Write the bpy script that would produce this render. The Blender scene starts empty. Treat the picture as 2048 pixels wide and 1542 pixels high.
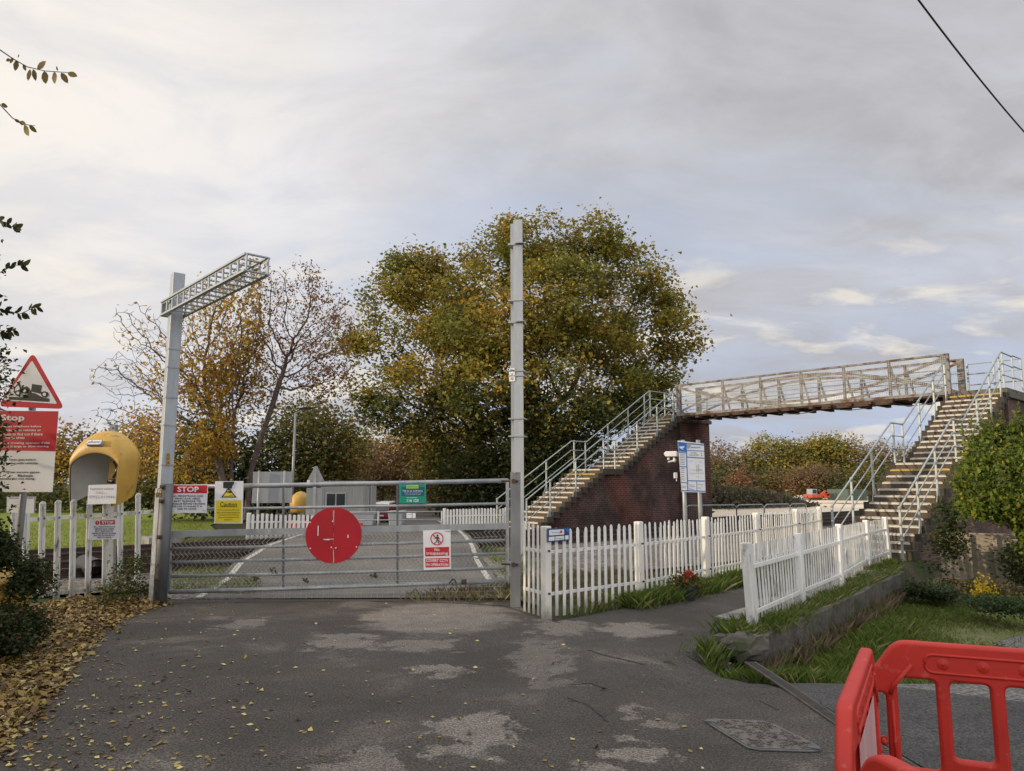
import bpy, bmesh, math, random
import numpy as np
from mathutils import Vector, Matrix
random.seed(7); rng = np.random.default_rng(7)
SC = bpy.context.scene
COL = SC.collection
PI = math.pi
def V(*a): return Vector(a)
# ---------------------------------------------------------------- camera
F = 1480.0; HZ = 968.0; EYE = 1.6
TH = math.atan((HZ - 771) / F); CT, ST = math.cos(TH), math.sin(TH)
CAM = V(0, 0, EYE)
cd = bpy.data.cameras.new('camera'); cam = bpy.data.objects.new('camera', cd); COL.objects.link(cam)
cd.sensor_width = 36; cd.lens = 36 * F / 2048; cd.clip_start = 0.05; cd.clip_end = 6000
cam.location = CAM; cam.rotation_euler = (PI/2 + TH, 0, 0); SC.camera = cam
def ray(px, py):
    u = (px - 1024) / F; v = (771 - py) / F
    return V(u, CT - v*ST, ST + v*CT)
def at(px, py, Y):
    d = ray(px, py); return CAM + d * (Y / d.y)
def gp(px, py, z=0.0):
    d = ray(px, py); return CAM + d * ((z - EYE) / d.z)
def hit(px, py, P, n):
    d = ray(px, py); return CAM + d * ((P - CAM).dot(n) / d.dot(n))
# ---------------------------------------------------------------- materials
def nt(m):
    m.use_nodes = True; t = m.node_tree; t.nodes.clear(); return t
def N(t, kind, **kw):
    n = t.nodes.new(kind)
    for k, v in kw.items():
        if k.startswith('i_'): n.inputs[k[2:].replace('_', ' ')].default_value = v
        else: setattr(n, k, v)
    return n
def ramp(t, src, stops):
    r = t.nodes.new('ShaderNodeValToRGB'); e = r.color_ramp.elements
    while len(e) < len(stops): e.new(0.5)
    for q, (p, c) in zip(e, stops):
        q.position = p; q.color = (c[0], c[1], c[2], 1) if isinstance(c, (tuple, list)) else (c, c, c, 1)
    t.links.new(src, r.inputs[0]); return r.outputs[0]
def mixc(t, f, a, b, mode='MIX'):
    m = t.nodes.new('ShaderNodeMix'); m.data_type = 'RGBA'; m.blend_type = mode
    for s, k in ((f, 0), (a, 6), (b, 7)):
        if isinstance(s, (int, float)): m.inputs[k].default_value = s
        elif isinstance(s, (tuple, list)): m.inputs[k].default_value = (s[0], s[1], s[2], 1)
        else: t.links.new(s, m.inputs[k])
    return m.outputs[2]
def mth(t, op, a, b=0.0, c=0.0, clamp=False):
    m = t.nodes.new('ShaderNodeMath'); m.operation = op; m.use_clamp = clamp
    for i, s in enumerate((a, b, c)):
        if isinstance(s, (int, float)): m.inputs[i].default_value = s
        else: t.links.new(s, m.inputs[i])
    return m.outputs[0]
def noise(t, vec, scale, detail=4, rough=.55, dist=0.0):
    n = t.nodes.new('ShaderNodeTexNoise'); n.inputs['Scale'].default_value = scale
    n.inputs['Detail'].default_value = detail; n.inputs['Roughness'].default_value = rough; n.inputs['Distortion'].default_value = dist
    if vec is not None: t.links.new(vec, n.inputs['Vector'])
    return n.outputs[0]
def mapv(t, vec, scale=(1,1,1), loc=(0,0,0), rot=(0,0,0)):
    m = t.nodes.new('ShaderNodeMapping'); t.links.new(vec, m.inputs[0])
    m.inputs['Scale'].default_value = scale; m.inputs['Location'].default_value = loc; m.inputs['Rotation'].default_value = rot
    return m.outputs[0]
def geopos(t): return t.nodes.new('ShaderNodeNewGeometry').outputs['Position']
def finish(t, col, rough=.6, metal=0.0, bump=None, bs=.3, bd=.01, spec=.5):
    o = t.nodes.new('ShaderNodeOutputMaterial'); b = t.nodes.new('ShaderNodeBsdfPrincipled')
    for s, k in ((col, 'Base Color'), (rough, 'Roughness'), (metal, 'Metallic'), (spec, 'Specular IOR Level')):
        if isinstance(s, (int, float)): b.inputs[k].default_value = s
        elif isinstance(s, (tuple, list)): b.inputs[k].default_value = (s[0], s[1], s[2], 1)
        else: t.links.new(s, b.inputs[k])
    if bump is not None:
        bn = t.nodes.new('ShaderNodeBump'); bn.inputs['Strength'].default_value = bs; bn.inputs['Distance'].default_value = bd
        t.links.new(bump, bn.inputs['Height']); t.links.new(bn.outputs[0], b.inputs['Normal'])
    t.links.new(b.outputs[0], o.inputs[0]); return b
def pmat(name, c1, c2=None, scale=8, rough=.6, metal=0.0, bs=0.0, stretch=(1,1,1), lo=.35, hi=.7, spec=.4, detail=5, c3=None, s3=3.0, l3=.6, h3=.7):
    m = bpy.data.materials.new(name); t = nt(m); p = geopos(t)
    if c2 is None: c2 = tuple(x*.82 for x in c1)
    n = noise(t, mapv(t, p, stretch), scale, detail)
    c = ramp(t, n, [(lo, c1), (hi, c2)])
    if c3 is not None:
        n3 = noise(t, mapv(t, p, stretch, (3.1,7.7,1.3)), s3, 6, .65)
        c = mixc(t, ramp(t, n3, [(l3, 0.0), (h3, 1.0)]), c, c3)
    finish(t, c, rough, metal, n if bs else None, bs, .01, spec); return m
M = {}
def dirtpaint(name, c1, c2, scale, rough, stretch=(1,1,1), c3=None, s3=8, l3=.6, h3=.7):
    m = bpy.data.materials.new(name); t = nt(m); p = geopos(t)
    c = ramp(t, noise(t, mapv(t, p, stretch), scale, 5), [(.35, c1), (.7, c2)])
    c = mixc(t, ramp(t, noise(t, mapv(t, p, stretch, (3.1,7.7,1.3)), s3, 6, .65), [(l3, 0.0), (h3, 1.0)]), c, c3)
    sp = t.nodes.new('ShaderNodeSeparateXYZ'); t.links.new(p, sp.inputs[0])
    # mud splash and green algae in the lowest part
    k = mth(t, 'ADD', sp.outputs[2], mth(t, 'MULTIPLY', noise(t, mapv(t, p, (1,1,.4)), 11, 5, .7), -.55))
    c = mixc(t, ramp(t, k, [(.0, .75), (.14, 0.0)]) if False else ramp(t, mth(t, 'ADD', k, .35), [(.06, .8), (.34, 0.0)]), c, (.17,.165,.10))
    finish(t, c, rough, 0, None); return m
M['galv'] = pmat('galvanised_steel', (.36,.375,.385), (.24,.255,.265), 5, .5, .35, stretch=(1,1,.4), c3=(.45,.46,.46), s3=14, l3=.55, h3=.75)
M['galv_dark'] = pmat('weathered_steel', (.16,.165,.17), (.09,.095,.1), 6, .6, .3, stretch=(1,1,.3), c3=(.22,.22,.22), s3=12)
M['mast'] = pmat('mast_steel', (.36,.385,.41), (.29,.31,.335), 3, .45, .25, stretch=(1,1,.25), c3=(.42,.44,.45), s3=9, l3=.5, h3=.75)
M['post'] = pmat('gatepost_steel', (.27,.27,.265), (.17,.17,.17), 4, .6, .2, stretch=(1,1,.3), c3=(.13,.06,.03), s3=3.2, l3=.62, h3=.72)
M['rail_green'] = pmat('handrail_paint', (.37,.41,.405), (.26,.295,.295), 6, .45, .2, c3=(.25,.15,.08), s3=9, l3=.68, h3=.76)
M['wire'] = pmat('wire', (.40,.40,.39), (.25,.25,.25), 9, .5, .4)
M['white_pale'] = dirtpaint('white_fence_paint', (.80,.79,.76), (.70,.69,.65), 5, .5, stretch=(1,1,.35), c3=(.26,.24,.19), s3=13, l3=.62, h3=.74)
M['white_dirty'] = dirtpaint('dirty_white_paint', (.74,.73,.70), (.55,.54,.50), 7, .6, stretch=(1,1,.25), c3=(.12,.11,.085), s3=11, l3=.55, h3=.68)
M['cream_post'] = dirtpaint('cream_concrete_paint', (.78,.75,.68), (.64,.61,.54), 4, .65, stretch=(1,1,.4), c3=(.33,.3,.23), s3=8, l3=.62, h3=.76)
M['red_disc'] = pmat('red_disc_paint', (.40,.006,.016), (.32,.005,.013), 3, .5, c3=(.30,.01,.012), s3=2.2, l3=.55, h3=.7)
M['red_sign'] = pmat('red_sign_vinyl', (.52,.02,.035), (.46,.02,.03), 4, .45)
M['white_sign'] = pmat('white_sign_vinyl', (.74,.74,.75), (.68,.68,.69), 4, .45, c3=(.55,.54,.5), s3=6, l3=.62, h3=.75)
M['black'] = pmat('black_ink', (.018,.018,.02), (.026,.026,.026), 5, .5)
M['grey_ink'] = pmat('grey_ink', (.28,.28,.30), (.36,.36,.38), 9, .6)
M['navy'] = pmat('navy_ink', (.025,.06,.16), (.02,.05,.13), 5, .5)
M['yellow_sign'] = pmat('yellow_sign_vinyl', (.72,.56,.02), (.66,.52,.03), 5, .5)
M['green_sign'] = pmat('green_sign_vinyl', (.01,.27,.19), (.008,.23,.16), 5, .5)
M['teal'] = pmat('dark_teal_ink', (.01,.10,.16), (.01,.085,.14), 5, .5)
M['lime'] = pmat('lime_ink', (.42,.58,.05), (.38,.54,.05), 5, .5)
M['blue_sign'] = pmat('blue_sign_vinyl', (.03,.16,.48), (.03,.14,.43), 5, .5)
M['hood_yellow'] = pmat('yellow_glassfibre', (.54,.325,.05), (.45,.265,.045), 4, .48, c3=(.20,.12,.04), s3=6.5, l3=.58, h3=.75, spec=.5)
M['hood_inner'] = pmat('grey_white_glassfibre', (.52,.52,.50), (.42,.42,.40), 3, .6)
M['handset'] = pmat('black_plastic', (.015,.015,.016), (.02,.02,.02), 5, .4)
M['concrete'] = pmat('concrete', (.30,.285,.26), (.20,.19,.17), 6, .85, bs=.4, c3=(.09,.085,.07), s3=2.5, l3=.5, h3=.7)
M['concrete_dark'] = pmat('mossy_concrete', (.17,.155,.13), (.085,.078,.062), 9, .9, bs=.9, c3=(.05,.058,.025), s3=3, l3=.5, h3=.65)
M['kerb'] = pmat('blackened_kerb_block', (.062,.05,.04), (.035,.03,.025), 9, .9, bs=.6, c3=(.06,.06,.03), s3=4, l3=.52, h3=.66)
M['tread'] = pmat('dark_tread', (.10,.076,.054), (.06,.046,.034), 9, .85, bs=.4, c3=(.15,.12,.08), s3=5)
M['nosing'] = pmat('pale_nosing', (.62,.58,.50), (.48,.44,.37), 9, .7, c3=(.25,.22,.17), s3=7, l3=.62)
M['nosing_yellow'] = pmat('yellow_nosing', (.50,.34,.08), (.36,.25,.07), 9, .7)
M['truss'] = pmat('rusting_cream_paint', (.245,.242,.225), (.15,.147,.135), 5, .7, .05, c3=(.10,.042,.02), s3=3.6, l3=.46, h3=.60)
M['rust'] = pmat('rusty_steel', (.085,.05,.033), (.045,.028,.02), 6, .85, c3=(.12,.06,.03), s3=4)
M['red_plastic'] = pmat('red_barrier_plastic', (.52,.028,.016), (.42,.023,.014), 5, .55, c3=(.56,.16,.12), s3=17, l3=.60, h3=.80, spec=.4, bs=.15)
M['pink_strip'] = pmat('worn_reflective_strip', (.66,.46,.45), (.52,.30,.30), 9, .4, stretch=(1,1,.4))
M['wallface'] = pmat('dirty_wall_face', (.125,.112,.092), (.055,.05,.042), 11, .95, bs=1.0, stretch=(1,1,1.3), c3=(.05,.058,.025), s3=2.2, l3=.5, h3=.62)
M['timber'] = pmat('weathered_timber', (.40,.345,.27), (.27,.23,.18), 3, .85, stretch=(1,1,9), bs=.3)
M['bark'] = pmat('bark', (.13,.115,.095), (.07,.06,.05), 7, .9, bs=.5, c3=(.09,.10,.06), s3=2)
M['bark_dark'] = pmat('dark_bark', (.055,.047,.04), (.035,.03,.026), 7, .9)
M['twig'] = pmat('twig_bark', (.12,.085,.075), (.07,.05,.045), 9, .85)
M['rubber'] = pmat('black_cable', (.012,.012,.013), (.016,.016,.017), 5, .5)
M['cabin'] = pmat('grey_cabin_paint', (.40,.39,.37), (.33,.32,.30), 3, .6, stretch=(4,4,.5))
M['sign_back'] = pmat('grey_sign_back', (.27,.28,.29), (.23,.24,.25), 3, .55)
M['glass'] = pmat('dark_glass', (.018,.02,.023), (.03,.032,.035), 3, .12, spec=.6)
M['car_red'] = pmat('red_car_paint', (.20,.01,.02), (.17,.01,.018), 3, .25, spec=.6)
M['car_white'] = pmat('pale_car_paint', (.62,.63,.66), (.57,.58,.6), 3, .3, spec=.6)
M['orange'] = pmat('orange_red_paint', (.50,.075,.03), (.42,.06,.03), 4, .5)
M['tank'] = pmat('grey_tank', (.33,.36,.38), (.27,.30,.32), 3, .55)
M['lens'] = pmat('cream_lens', (.70,.60,.28), (.6,.5,.25), 4, .3)
M['pot'] = pmat('dark_plastic_pot', (.035,.04,.05), (.03,.033,.04), 4, .6)
M['cover'] = pmat('cast_iron', (.17,.15,.132), (.10,.09,.08), 30, .7, .2, bs=.8, c3=(.10,.075,.05), s3=4)
M['grate'] = pmat('drain_steel', (.12,.10,.082), (.07,.06,.05), 8, .7, .3)
M['petal_red'] = pmat('red_petal', (.55,.03,.02), (.45,.03,.02), 9, .6)
M['petal_yellow'] = pmat('yellow_petal', (.62,.45,.02), (.5,.36,.02), 9, .6)

def leafmat(name, tr=.35):
    m = bpy.data.materials.new(name); t = nt(m)
    a = t.nodes.new('ShaderNodeAttribute'); a.attribute_name = 'leafcol'
    o = t.nodes.new('ShaderNodeOutputMaterial'); d = t.nodes.new('ShaderNodeBsdfPrincipled')
    d.inputs['Roughness'].default_value = .55; d.inputs['Specular IOR Level'].default_value = .25
    tl = t.nodes.new('ShaderNodeBsdfTranslucent'); mx = t.nodes.new('ShaderNodeMixShader'); mx.inputs[0].default_value = tr
    t.links.new(a.outputs[0], d.inputs['Base Color']); t.links.new(a.outputs[0], tl.inputs[0])
    t.links.new(d.outputs[0], mx.inputs[1]); t.links.new(tl.outputs[0], mx.inputs[2]); t.links.new(mx.outputs[0], o.inputs[0])
    return m
M['leaf'] = leafmat('leaf_surface', .38); M['dryleaf'] = leafmat('fallen_leaf_surface', .08); M['grassblade'] = leafmat('grass_blade', .3)

def brickmat(name, b1, b2, mortar, stain, red=None):
    m = bpy.data.materials.new(name); t = nt(m); uv = t.nodes.new('ShaderNodeUVMap').outputs[0]; p = geopos(t)
    b = t.nodes.new('ShaderNodeTexBrick'); t.links.new(uv, b.inputs['Vector'])
    b.inputs['Color1'].default_value = (*b1, 1); b.inputs['Color2'].default_value = (*b2, 1); b.inputs['Mortar'].default_value = (*mortar, 1)
    b.inputs['Scale'].default_value = 1.0; b.inputs['Mortar Size'].default_value = .009; b.inputs['Brick Width'].default_value = .225; b.inputs['Row Height'].default_value = .075
    b.inputs['Bias'].default_value = -.1; b.offset = .5
    c = b.outputs['Color']
    if red is not None:
        c = mixc(t, ramp(t, noise(t, mapv(t, p, (1,1,.45)), .55, 5, .6, .6), [(.45, 0.0), (.60, .65)]), c, mixc(t, .8, red, b.outputs['Color'], 'OVERLAY'))
    n = noise(t, p, .8, 7, .65)
    c = mixc(t, ramp(t, n, [(.42, .75), (.62, 0.0)]), c, stain)
    n2 = noise(t, p, 14, 4, .6); c = mixc(t, .35, c, ramp(t, n2, [(.3, .05), (.7, .6)]), 'OVERLAY')
    finish(t, c, .88, 0, mth(t, 'SUBTRACT', mth(t, 'MULTIPLY', n2, .4), b.outputs['Fac']), .5, .008, .2); return m
M['brick'] = brickmat('dark_engineering_brick', (.16,.06,.045), (.075,.04,.04), (.22,.19,.165), (.030,.026,.025), (.36,.10,.05))
M['brick_red'] = brickmat('dull_red_brick', (.23,.105,.08), (.16,.08,.07), (.20,.17,.15), (.06,.048,.048))
# ---------------------------------------------------------------- mesh builder
class MB:
    def __init__(s): s.v = []; s.f = []; s.m = []; s.uv = None
    def add(s, vs, fs, mi=0):
        o = len(s.v); s.v += [tuple(x) for x in vs]; s.f += [tuple(i + o for i in f) for f in fs]; s.m += [mi]*len(fs); return s
    def box(s, c, size, X=V(1,0,0), Y=None, Z=V(0,0,1), mi=0):
        c = V(*c); X = V(*X).normalized(); Z = V(*Z).normalized(); Y = Z.cross(X).normalized() if Y is None else Y
        a, b, d = size[0]/2, size[1]/2, size[2]/2
        vs = [c + X*(i*a) + Y*(j*b) + Z*(k*d) for k in (-1,1) for j in (-1,1) for i in (-1,1)]
        return s.add(vs, [(0,2,3,1),(4,5,7,6),(0,1,5,4),(2,6,7,3),(0,4,6,2),(1,3,7,5)], mi)
    def bar(s, p0, p1, w, h, up=V(0,0,1), mi=0):
        p0, p1 = V(*p0), V(*p1); d = (p1-p0); L = d.length; X = d.normalized()
        if abs(X.dot(up)) > .98: up = V(0,1,0)
        Y = up.cross(X).normalized(); Z = X.cross(Y)
        return s.box((p0+p1)/2, (L, w, h), X, Y, Z, mi)
    def tube(s, pts, r, n=8, mi=0, cap=True):
        pts = [V(*p) for p in pts]; rs = r if isinstance(r, (list, tuple)) else [r]*len(pts)
        o = len(s.v); ref = None
        for i, p in enumerate(pts):
            d = (pts[min(i+1, len(pts)-1)] - pts[max(i-1, 0)]).normalized()
            if ref is None: ref = V(0,0,1) if abs(d.z) < .9 else V(0,1,0)
            a = d.cross(ref).normalized(); b = d.cross(a).normalized(); ref = -b if False else ref
            for k in range(n):
                q = 2*PI*k/n; s.v.append(tuple(p + a*(math.cos(q)*rs[i]) + b*(math.sin(q)*rs[i])))
        for i in range(len(pts)-1):
            for k in range(n):
                k2 = (k+1) % n
                s.f.append((o+i*n+k, o+i*n+k2, o+(i+1)*n+k2, o+(i+1)*n+k)); s.m.append(mi)
        if cap:
            s.f.append(tuple(o+k for k in reversed(range(n)))); s.m.append(mi)
            e = o+(len(pts)-1)*n; s.f.append(tuple(e+k for k in range(n))); s.m.append(mi)
        return s
    def prism(s, poly, vec, mi=0):
        poly = [V(*p) for p in poly]; n = len(poly); vec = V(*vec)
        return s.add(poly + [p+vec for p in poly], [tuple(reversed(range(n))), tuple(range(n, 2*n))] + [(i, (i+1) % n, n+(i+1) % n, n+i) for i in range(n)], mi)
    def face(s, poly, mi=0): return s.add(poly, [tuple(range(len(poly)))], mi)
    def ball(s, c, r, nu=10, nv=6, mi=0, sc=(1,1,1)):
        c = V(*c); vs = [c + V(0,0,-r*sc[2])]
        for j in range(1, nv):
            t = -PI/2 + PI*j/nv
            for i in range(nu):
                q = 2*PI*i/nu; vs.append(c + V(math.cos(t)*math.cos(q)*r*sc[0], math.cos(t)*math.sin(q)*r*sc[1], math.sin(t)*r*sc[2]))
        vs.append(c + V(0,0,r*sc[2])); fs = []
        for i in range(nu): fs.append((0, 1+(i+1) % nu, 1+i))
        for j in range(nv-2):
            for i in range(nu):
                a = 1+j*nu; fs.append((a+i, a+(i+1) % nu, a+nu+(i+1) % nu, a+nu+i))
        a = 1+(nv-2)*nu
        for i in range(nu): fs.append((a+i, a+(i+1) % nu, len(vs)-1))
        return s.add(vs, fs, mi)
    def build(s, name, mats, parent=None, smooth=False, bevel=0.0):
        me = bpy.data.meshes.new(name)
        root = parent
        while root is not None and root.parent is not None: root = root.parent
        off = root.location if root is not None else V(0,0,0)
        me.from_pydata([(x-off[0], y-off[1], z-off[2]) for x, y, z in s.v], [], s.f)
        for mm in (mats if isinstance(mats, (list, tuple)) else [mats]): me.materials.append(M[mm] if isinstance(mm, str) else mm)
        me.polygons.foreach_set('material_index', s.m)
        uvl = me.uv_layers.new(name='UVMap').data
        for p in me.polygons:
            nx, ny, nz = p.normal
            for li in p.loop_indices:
                x, y, z = s.v[me.loops[li].vertex_index]
                if abs(nz) > .75: uvl[li].uv = (x, y)
                else:
                    l = math.hypot(nx, ny); uvl[li].uv = ((-ny*x + nx*y)/l, z)
        if smooth: me.polygons.foreach_set('use_smooth', [True]*len(me.polygons))
        o = bpy.data.objects.new(name, me); COL.objects.link(o)
        if parent is not None: o.parent = parent
        if bevel:
            b = o.modifiers.new('bevel', 'BEVEL'); b.width = bevel; b.segments = 2; b.limit_method = 'ANGLE'
        return o
def tag(o, label=None, cat=None, group=None, kind=None):
    for k, v in (('label', label), ('category', cat), ('group', group), ('kind', kind)):
        if v: o[k] = v
    return o
def thing(name, label, cat, loc=(0,0,0), group=None):
    o = bpy.data.objects.new(name, None); o.location = loc; o.empty_display_size = .2; COL.objects.link(o)
    return tag(o, label, cat, group)
def struct(name, mb, mat): return tag(mb.build(name, mat), kind='structure')
_tc = {}
def textmesh(s, off=.012):
    if s in _tc: return _tc[s]
    c = bpy.data.curves.new('t', 'FONT'); c.body = s; c.size = 1; c.offset = off; c.resolution_u = 2
    o = bpy.data.objects.new('t', c); me = bpy.data.meshes.new_from_object(o)
    vs = [tuple(v.co) for v in me.vertices]; fs = [tuple(p.vertices) for p in me.polygons]
    bpy.data.objects.remove(o); bpy.data.meshes.remove(me); bpy.data.curves.remove(c)
    _tc[s] = (vs, fs); return _tc[s]
class Sign:
    """flat sign in a vertical plane; elements are given by where they sit on the sign"""
    def __init__(s, name, label, cat, P, right, group=None, up=V(0,0,1), thing_=None):
        s.P = V(*P); s.r = V(*right).normalized(); s.u = V(*up).normalized(); s.n = s.r.cross(s.u).normalized()
        if s.n.dot(CAM - s.P) < 0: s.n = -s.n
        s.parts = {}; s.root = thing_ or thing(name, label, cat, s.P, group)
    def pt(s, px, py, lay=0): return hit(px, py, s.P, s.n) + s.n*(.0025*lay)
    def mb(s, part, mat): return s.parts.setdefault((part, mat), MB())
    def panel(s, pts, mat, part='panel', th=.006):
        ps = [s.pt(*p) for p in pts]; s.mb(part, mat).prism(ps, -s.n*th); return s
    def poly(s, pts, mat, part='field', lay=1):
        ps = [s.pt(p[0], p[1], lay) for p in pts]; s.mb(part, mat).prism(ps, -s.n*.0018); return s
    def rect(s, x0, y0, x1, y1, mat, part='field', lay=1): return s.poly([(x0,y0),(x1,y0),(x1,y1),(x0,y1)], mat, part, lay)
    def text(s, st, x0, y0, x1, y1, mat, part='lettering', lay=2, off=.012):
        vs, fs = textmesh(st, off)
        xs = [v[0] for v in vs]; ys = [v[1] for v in vs]
        ax, bx, ay, by = min(xs), max(xs), min(ys), max(ys)
        A, B, D = s.pt(x0, y1, lay), s.pt(x1, y1, lay), s.pt(x0, y0, lay)
        s.mb(part, mat).add([A + (B-A)*((v[0]-ax)/(bx-ax)) + (D-A)*((v[1]-ay)/(by-ay)) for v in vs], fs); return s
    def circle(s, cx, cy, r, mat, part='field', lay=1, n=40): return s.poly([(cx+r*math.cos(2*PI*i/n), cy+r*math.sin(2*PI*i/n)) for i in range(n)], mat, part, lay)
    def ring(s, cx, cy, r, w, mat, part='symbol', lay=2, n=40):
        a = [s.pt(cx+r*math.cos(2*PI*i/n), cy+r*math.sin(2*PI*i/n), lay) for i in range(n)]
        b = [s.pt(cx+(r-w)*math.cos(2*PI*i/n), cy+(r-w)*math.sin(2*PI*i/n), lay) for i in range(n)]
        s.mb(part, mat).add(a+b, [(i, (i+1) % n, n+(i+1) % n, n+i) for i in range(n)]); return s
    def done(s):
        for (p, m), mb in s.parts.items(): mb.build(p, m, s.root)
        return s.root
# ---------------------------------------------------------------- leaves, grass and branches
def quads(name, P, D, L, W, colors, mat, parent=None, fold=.18, lab=None, upb=0.0):
    """P base points, D unit directions, L lengths, W widths -> leaf shaped quads"""
    n = len(P)
    R = rng.normal(size=(n,3))
    if upb: R = R*(1-upb)*.8 + np.array([-.25,-.15,1.0])*upb
    S = np.cross(D, R); S /= np.linalg.norm(S, axis=1)[:,None] + 1e-9
    U = np.cross(S, D)
    mid = P + D*(L*.45)[:,None]
    v = np.empty((n,4,3)); v[:,0] = P; v[:,1] = mid + S*(W/2)[:,None] + U*(L*fold)[:,None]; v[:,2] = P + D*L[:,None]; v[:,3] = mid - S*(W/2)[:,None] + U*(L*fold)[:,None]
    return mesh_np(name, v.reshape(-1,3), 4, colors, mat, parent)
def mesh_np(name, v, k, colors, mat, parent=None):
    root = parent
    while root is not None and root.parent is not None: root = root.parent
    if root is not None: v = v - np.array(root.location)
    n = len(v)//k
    me = bpy.data.meshes.new(name); me.vertices.add(n*k); me.vertices.foreach_set('co', v.astype(np.float32).ravel())
    me.loops.add(n*k); me.loops.foreach_set('vertex_index', np.arange(n*k, dtype=np.int32))
    me.polygons.add(n); me.polygons.foreach_set('loop_start', np.arange(0, n*k, k, dtype=np.int32))
    try: me.polygons.foreach_set('loop_total', np.full(n, k, dtype=np.int32))
    except Exception: pass
    me.update(calc_edges=True)
    ca = me.attributes.new('leafcol', 'FLOAT_COLOR', 'POINT')
    c4 = np.ones((n,k,4), dtype=np.float32); c4[:,:,:3] = colors[:,None,:]; ca.data.foreach_set('color', c4.ravel())
    me.materials.append(M[mat]); o = bpy.data.objects.new(name, me); COL.objects.link(o)
    if parent is not None: o.parent = parent
    return o
def unit(n):
    d = rng.normal(size=(n,3)); return d/np.linalg.norm(d, axis=1)[:,None]
def pal(palette, n, t=None):
    """palette: list of (weight, rgb); t optional per-leaf clump key in 0..1 mixed with randomness"""
    w = np.array([p[0] for p in palette], float); w /= w.sum(); cs = np.array([p[1] for p in palette])
    r = rng.random(n) if t is None else np.clip(t + rng.normal(scale=.14, size=n), 0, .9999)
    i = np.searchsorted(np.cumsum(w), r); i = np.clip(i, 0, len(cs)-1)
    return cs[i]*(rng.uniform(.78, 1.22, size=(n,1)))
def lobes3(Y, lob, dz=1.0):
    out = []
    for l in lob:
        px, py, rx, ry = l[:4]; yy = l[4] if len(l) > 4 else Y + rng.uniform(-.5,.5)*rx*Y/F
        c = at(px, py, yy); k = yy/F
        out.append((np.array(c), np.array([rx*k, max(rx, ry)*k*dz, ry*k])))
    return out
def clumps(L3, n, shell=.5, zmin=.15):
    vol = np.array([l[1].prod()**(2/3) for l in L3]); vol /= vol.sum()
    idx = rng.choice(len(L3), n, p=vol); d = unit(n); r = (shell + (1-shell)*rng.random(n))**.6
    C = np.array([l[0] for l in L3])[idx]; R = np.array([l[1] for l in L3])[idx]
    P = C + d*R*r[:,None]; P = P[P[:,2] > zmin]
    return P
def bush(name, label, cat, Y, lob, palette, n, leaf, group=None, trunk=None, per=22, spread=None, dz=1.0, mat='leaf', droop=0.0, limbs=True, bark='bark_dark', shell=.45, zb=0.0, parts=('crown','trunk'), twr=None, flat=True):
    L3 = lobes3(Y, lob, dz); nc = max(8, n//per); C = clumps(L3, nc, shell, zb + leaf)
    if len(C) == 0: print("NOCLUMP", label); C = np.array([l[0]*[1,1,0] + [0,0,zb+.2] for l in L3])
    key = rng.random(len(C)); ci = rng.integers(0, len(C), n)
    sp = spread or leaf*2.6
    P = C[ci] + rng.normal(size=(n,3))*sp*np.array([1,1,.75]); ok = P[:,2] > zb + leaf*.3; P = P[ok]; ci = ci[ok]; m = len(P)
    D = unit(m); D[:,2] -= droop; D /= np.linalg.norm(D, axis=1)[:,None]
    Ls = leaf*rng.uniform(.65, 1.35, m); Ws = Ls*rng.uniform(.45, .75, m)
    if flat: D[:,2] *= .55; D /= np.linalg.norm(D, axis=1)[:,None]
    base = L3[0][0]
    if trunk is not None: b = V(*trunk)
    else:
        c = np.mean([l[0] for l in L3], axis=0); b = V(c[0], c[1], zb)
    root = thing(name, label, cat, b, group)
    quads(parts[0], P, D, Ls, Ws, pal(palette, m, key[ci]), mat, root, upb=.55 if flat else 0.0)
    if limbs:
        mb = MB(); H = max(l[0][2] + l[1][2] for l in L3) - zb; r0 = twr or max(.02, H*.018)
        top = V(b.x, b.y, zb + H*.35); mb.tube([b, b*.5+top*.5 + V(.03*H*random.uniform(-1,1),0,0), top], [r0, r0*.85, r0*.7], 8)
        for c, R in L3:
            cc = V(*c); mid = top.lerp(cc, .5) + V(random.uniform(-1,1), random.uniform(-1,1), random.uniform(0,1))*(.04*H)
            s = V(b.x, b.y, zb).lerp(top, random.uniform(.6,1)); mb.tube([s, mid, cc], [r0*.55, r0*.35, r0*.15], 5)
            for k in range(5):
                e = C[rng.integers(0, len(C))]
                if np.linalg.norm((e-c)/R) < 1.3: mb.tube([mid.lerp(cc, random.random()), V(*e)], [r0*.16, r0*.05], 4)
        mb.build(parts[1], bark, root, True)
    return root
def colonize(start, att, step, infl, kill, iters=140, jit=.12):
    nodes = [np.array(p) for p in start]; par = [-1] + list(range(len(start)-1))
    A = np.array(att); nd = np.full(len(A), 1e9); ni = np.zeros(len(A), int)
    def upd(lo):
        nonlocal nd, ni
        B = np.array(nodes[lo:])
        d = np.linalg.norm(A[:,None]-B[None], axis=2); j = d.argmin(1); dm = d[np.arange(len(A)), j]
        b = dm < nd; nd[b] = dm[b]; ni[b] = j[b] + lo
    upd(0)
    for it in range(iters):
        act = nd < infl
        if not act.any():
            if len(A) == 0: break
            act = nd <= nd.min()*1.05
        lo = len(nodes)
        for i in np.unique(ni[act]):
            q = act & (ni == i); v = A[q] - nodes[i]; v /= np.linalg.norm(v, axis=1)[:,None] + 1e-9
            s = v.sum(0); s = s/(np.linalg.norm(s)+1e-9) + rng.normal(size=3)*jit; s /= np.linalg.norm(s)
            nodes.append(nodes[i] + s*step); par.append(int(i))
        if len(nodes) == lo: break
        upd(lo)
        keep = nd > kill; A, nd, ni = A[keep], nd[keep], ni[keep]
        if len(A) == 0: break
    return np.array(nodes), np.array(par)
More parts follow.
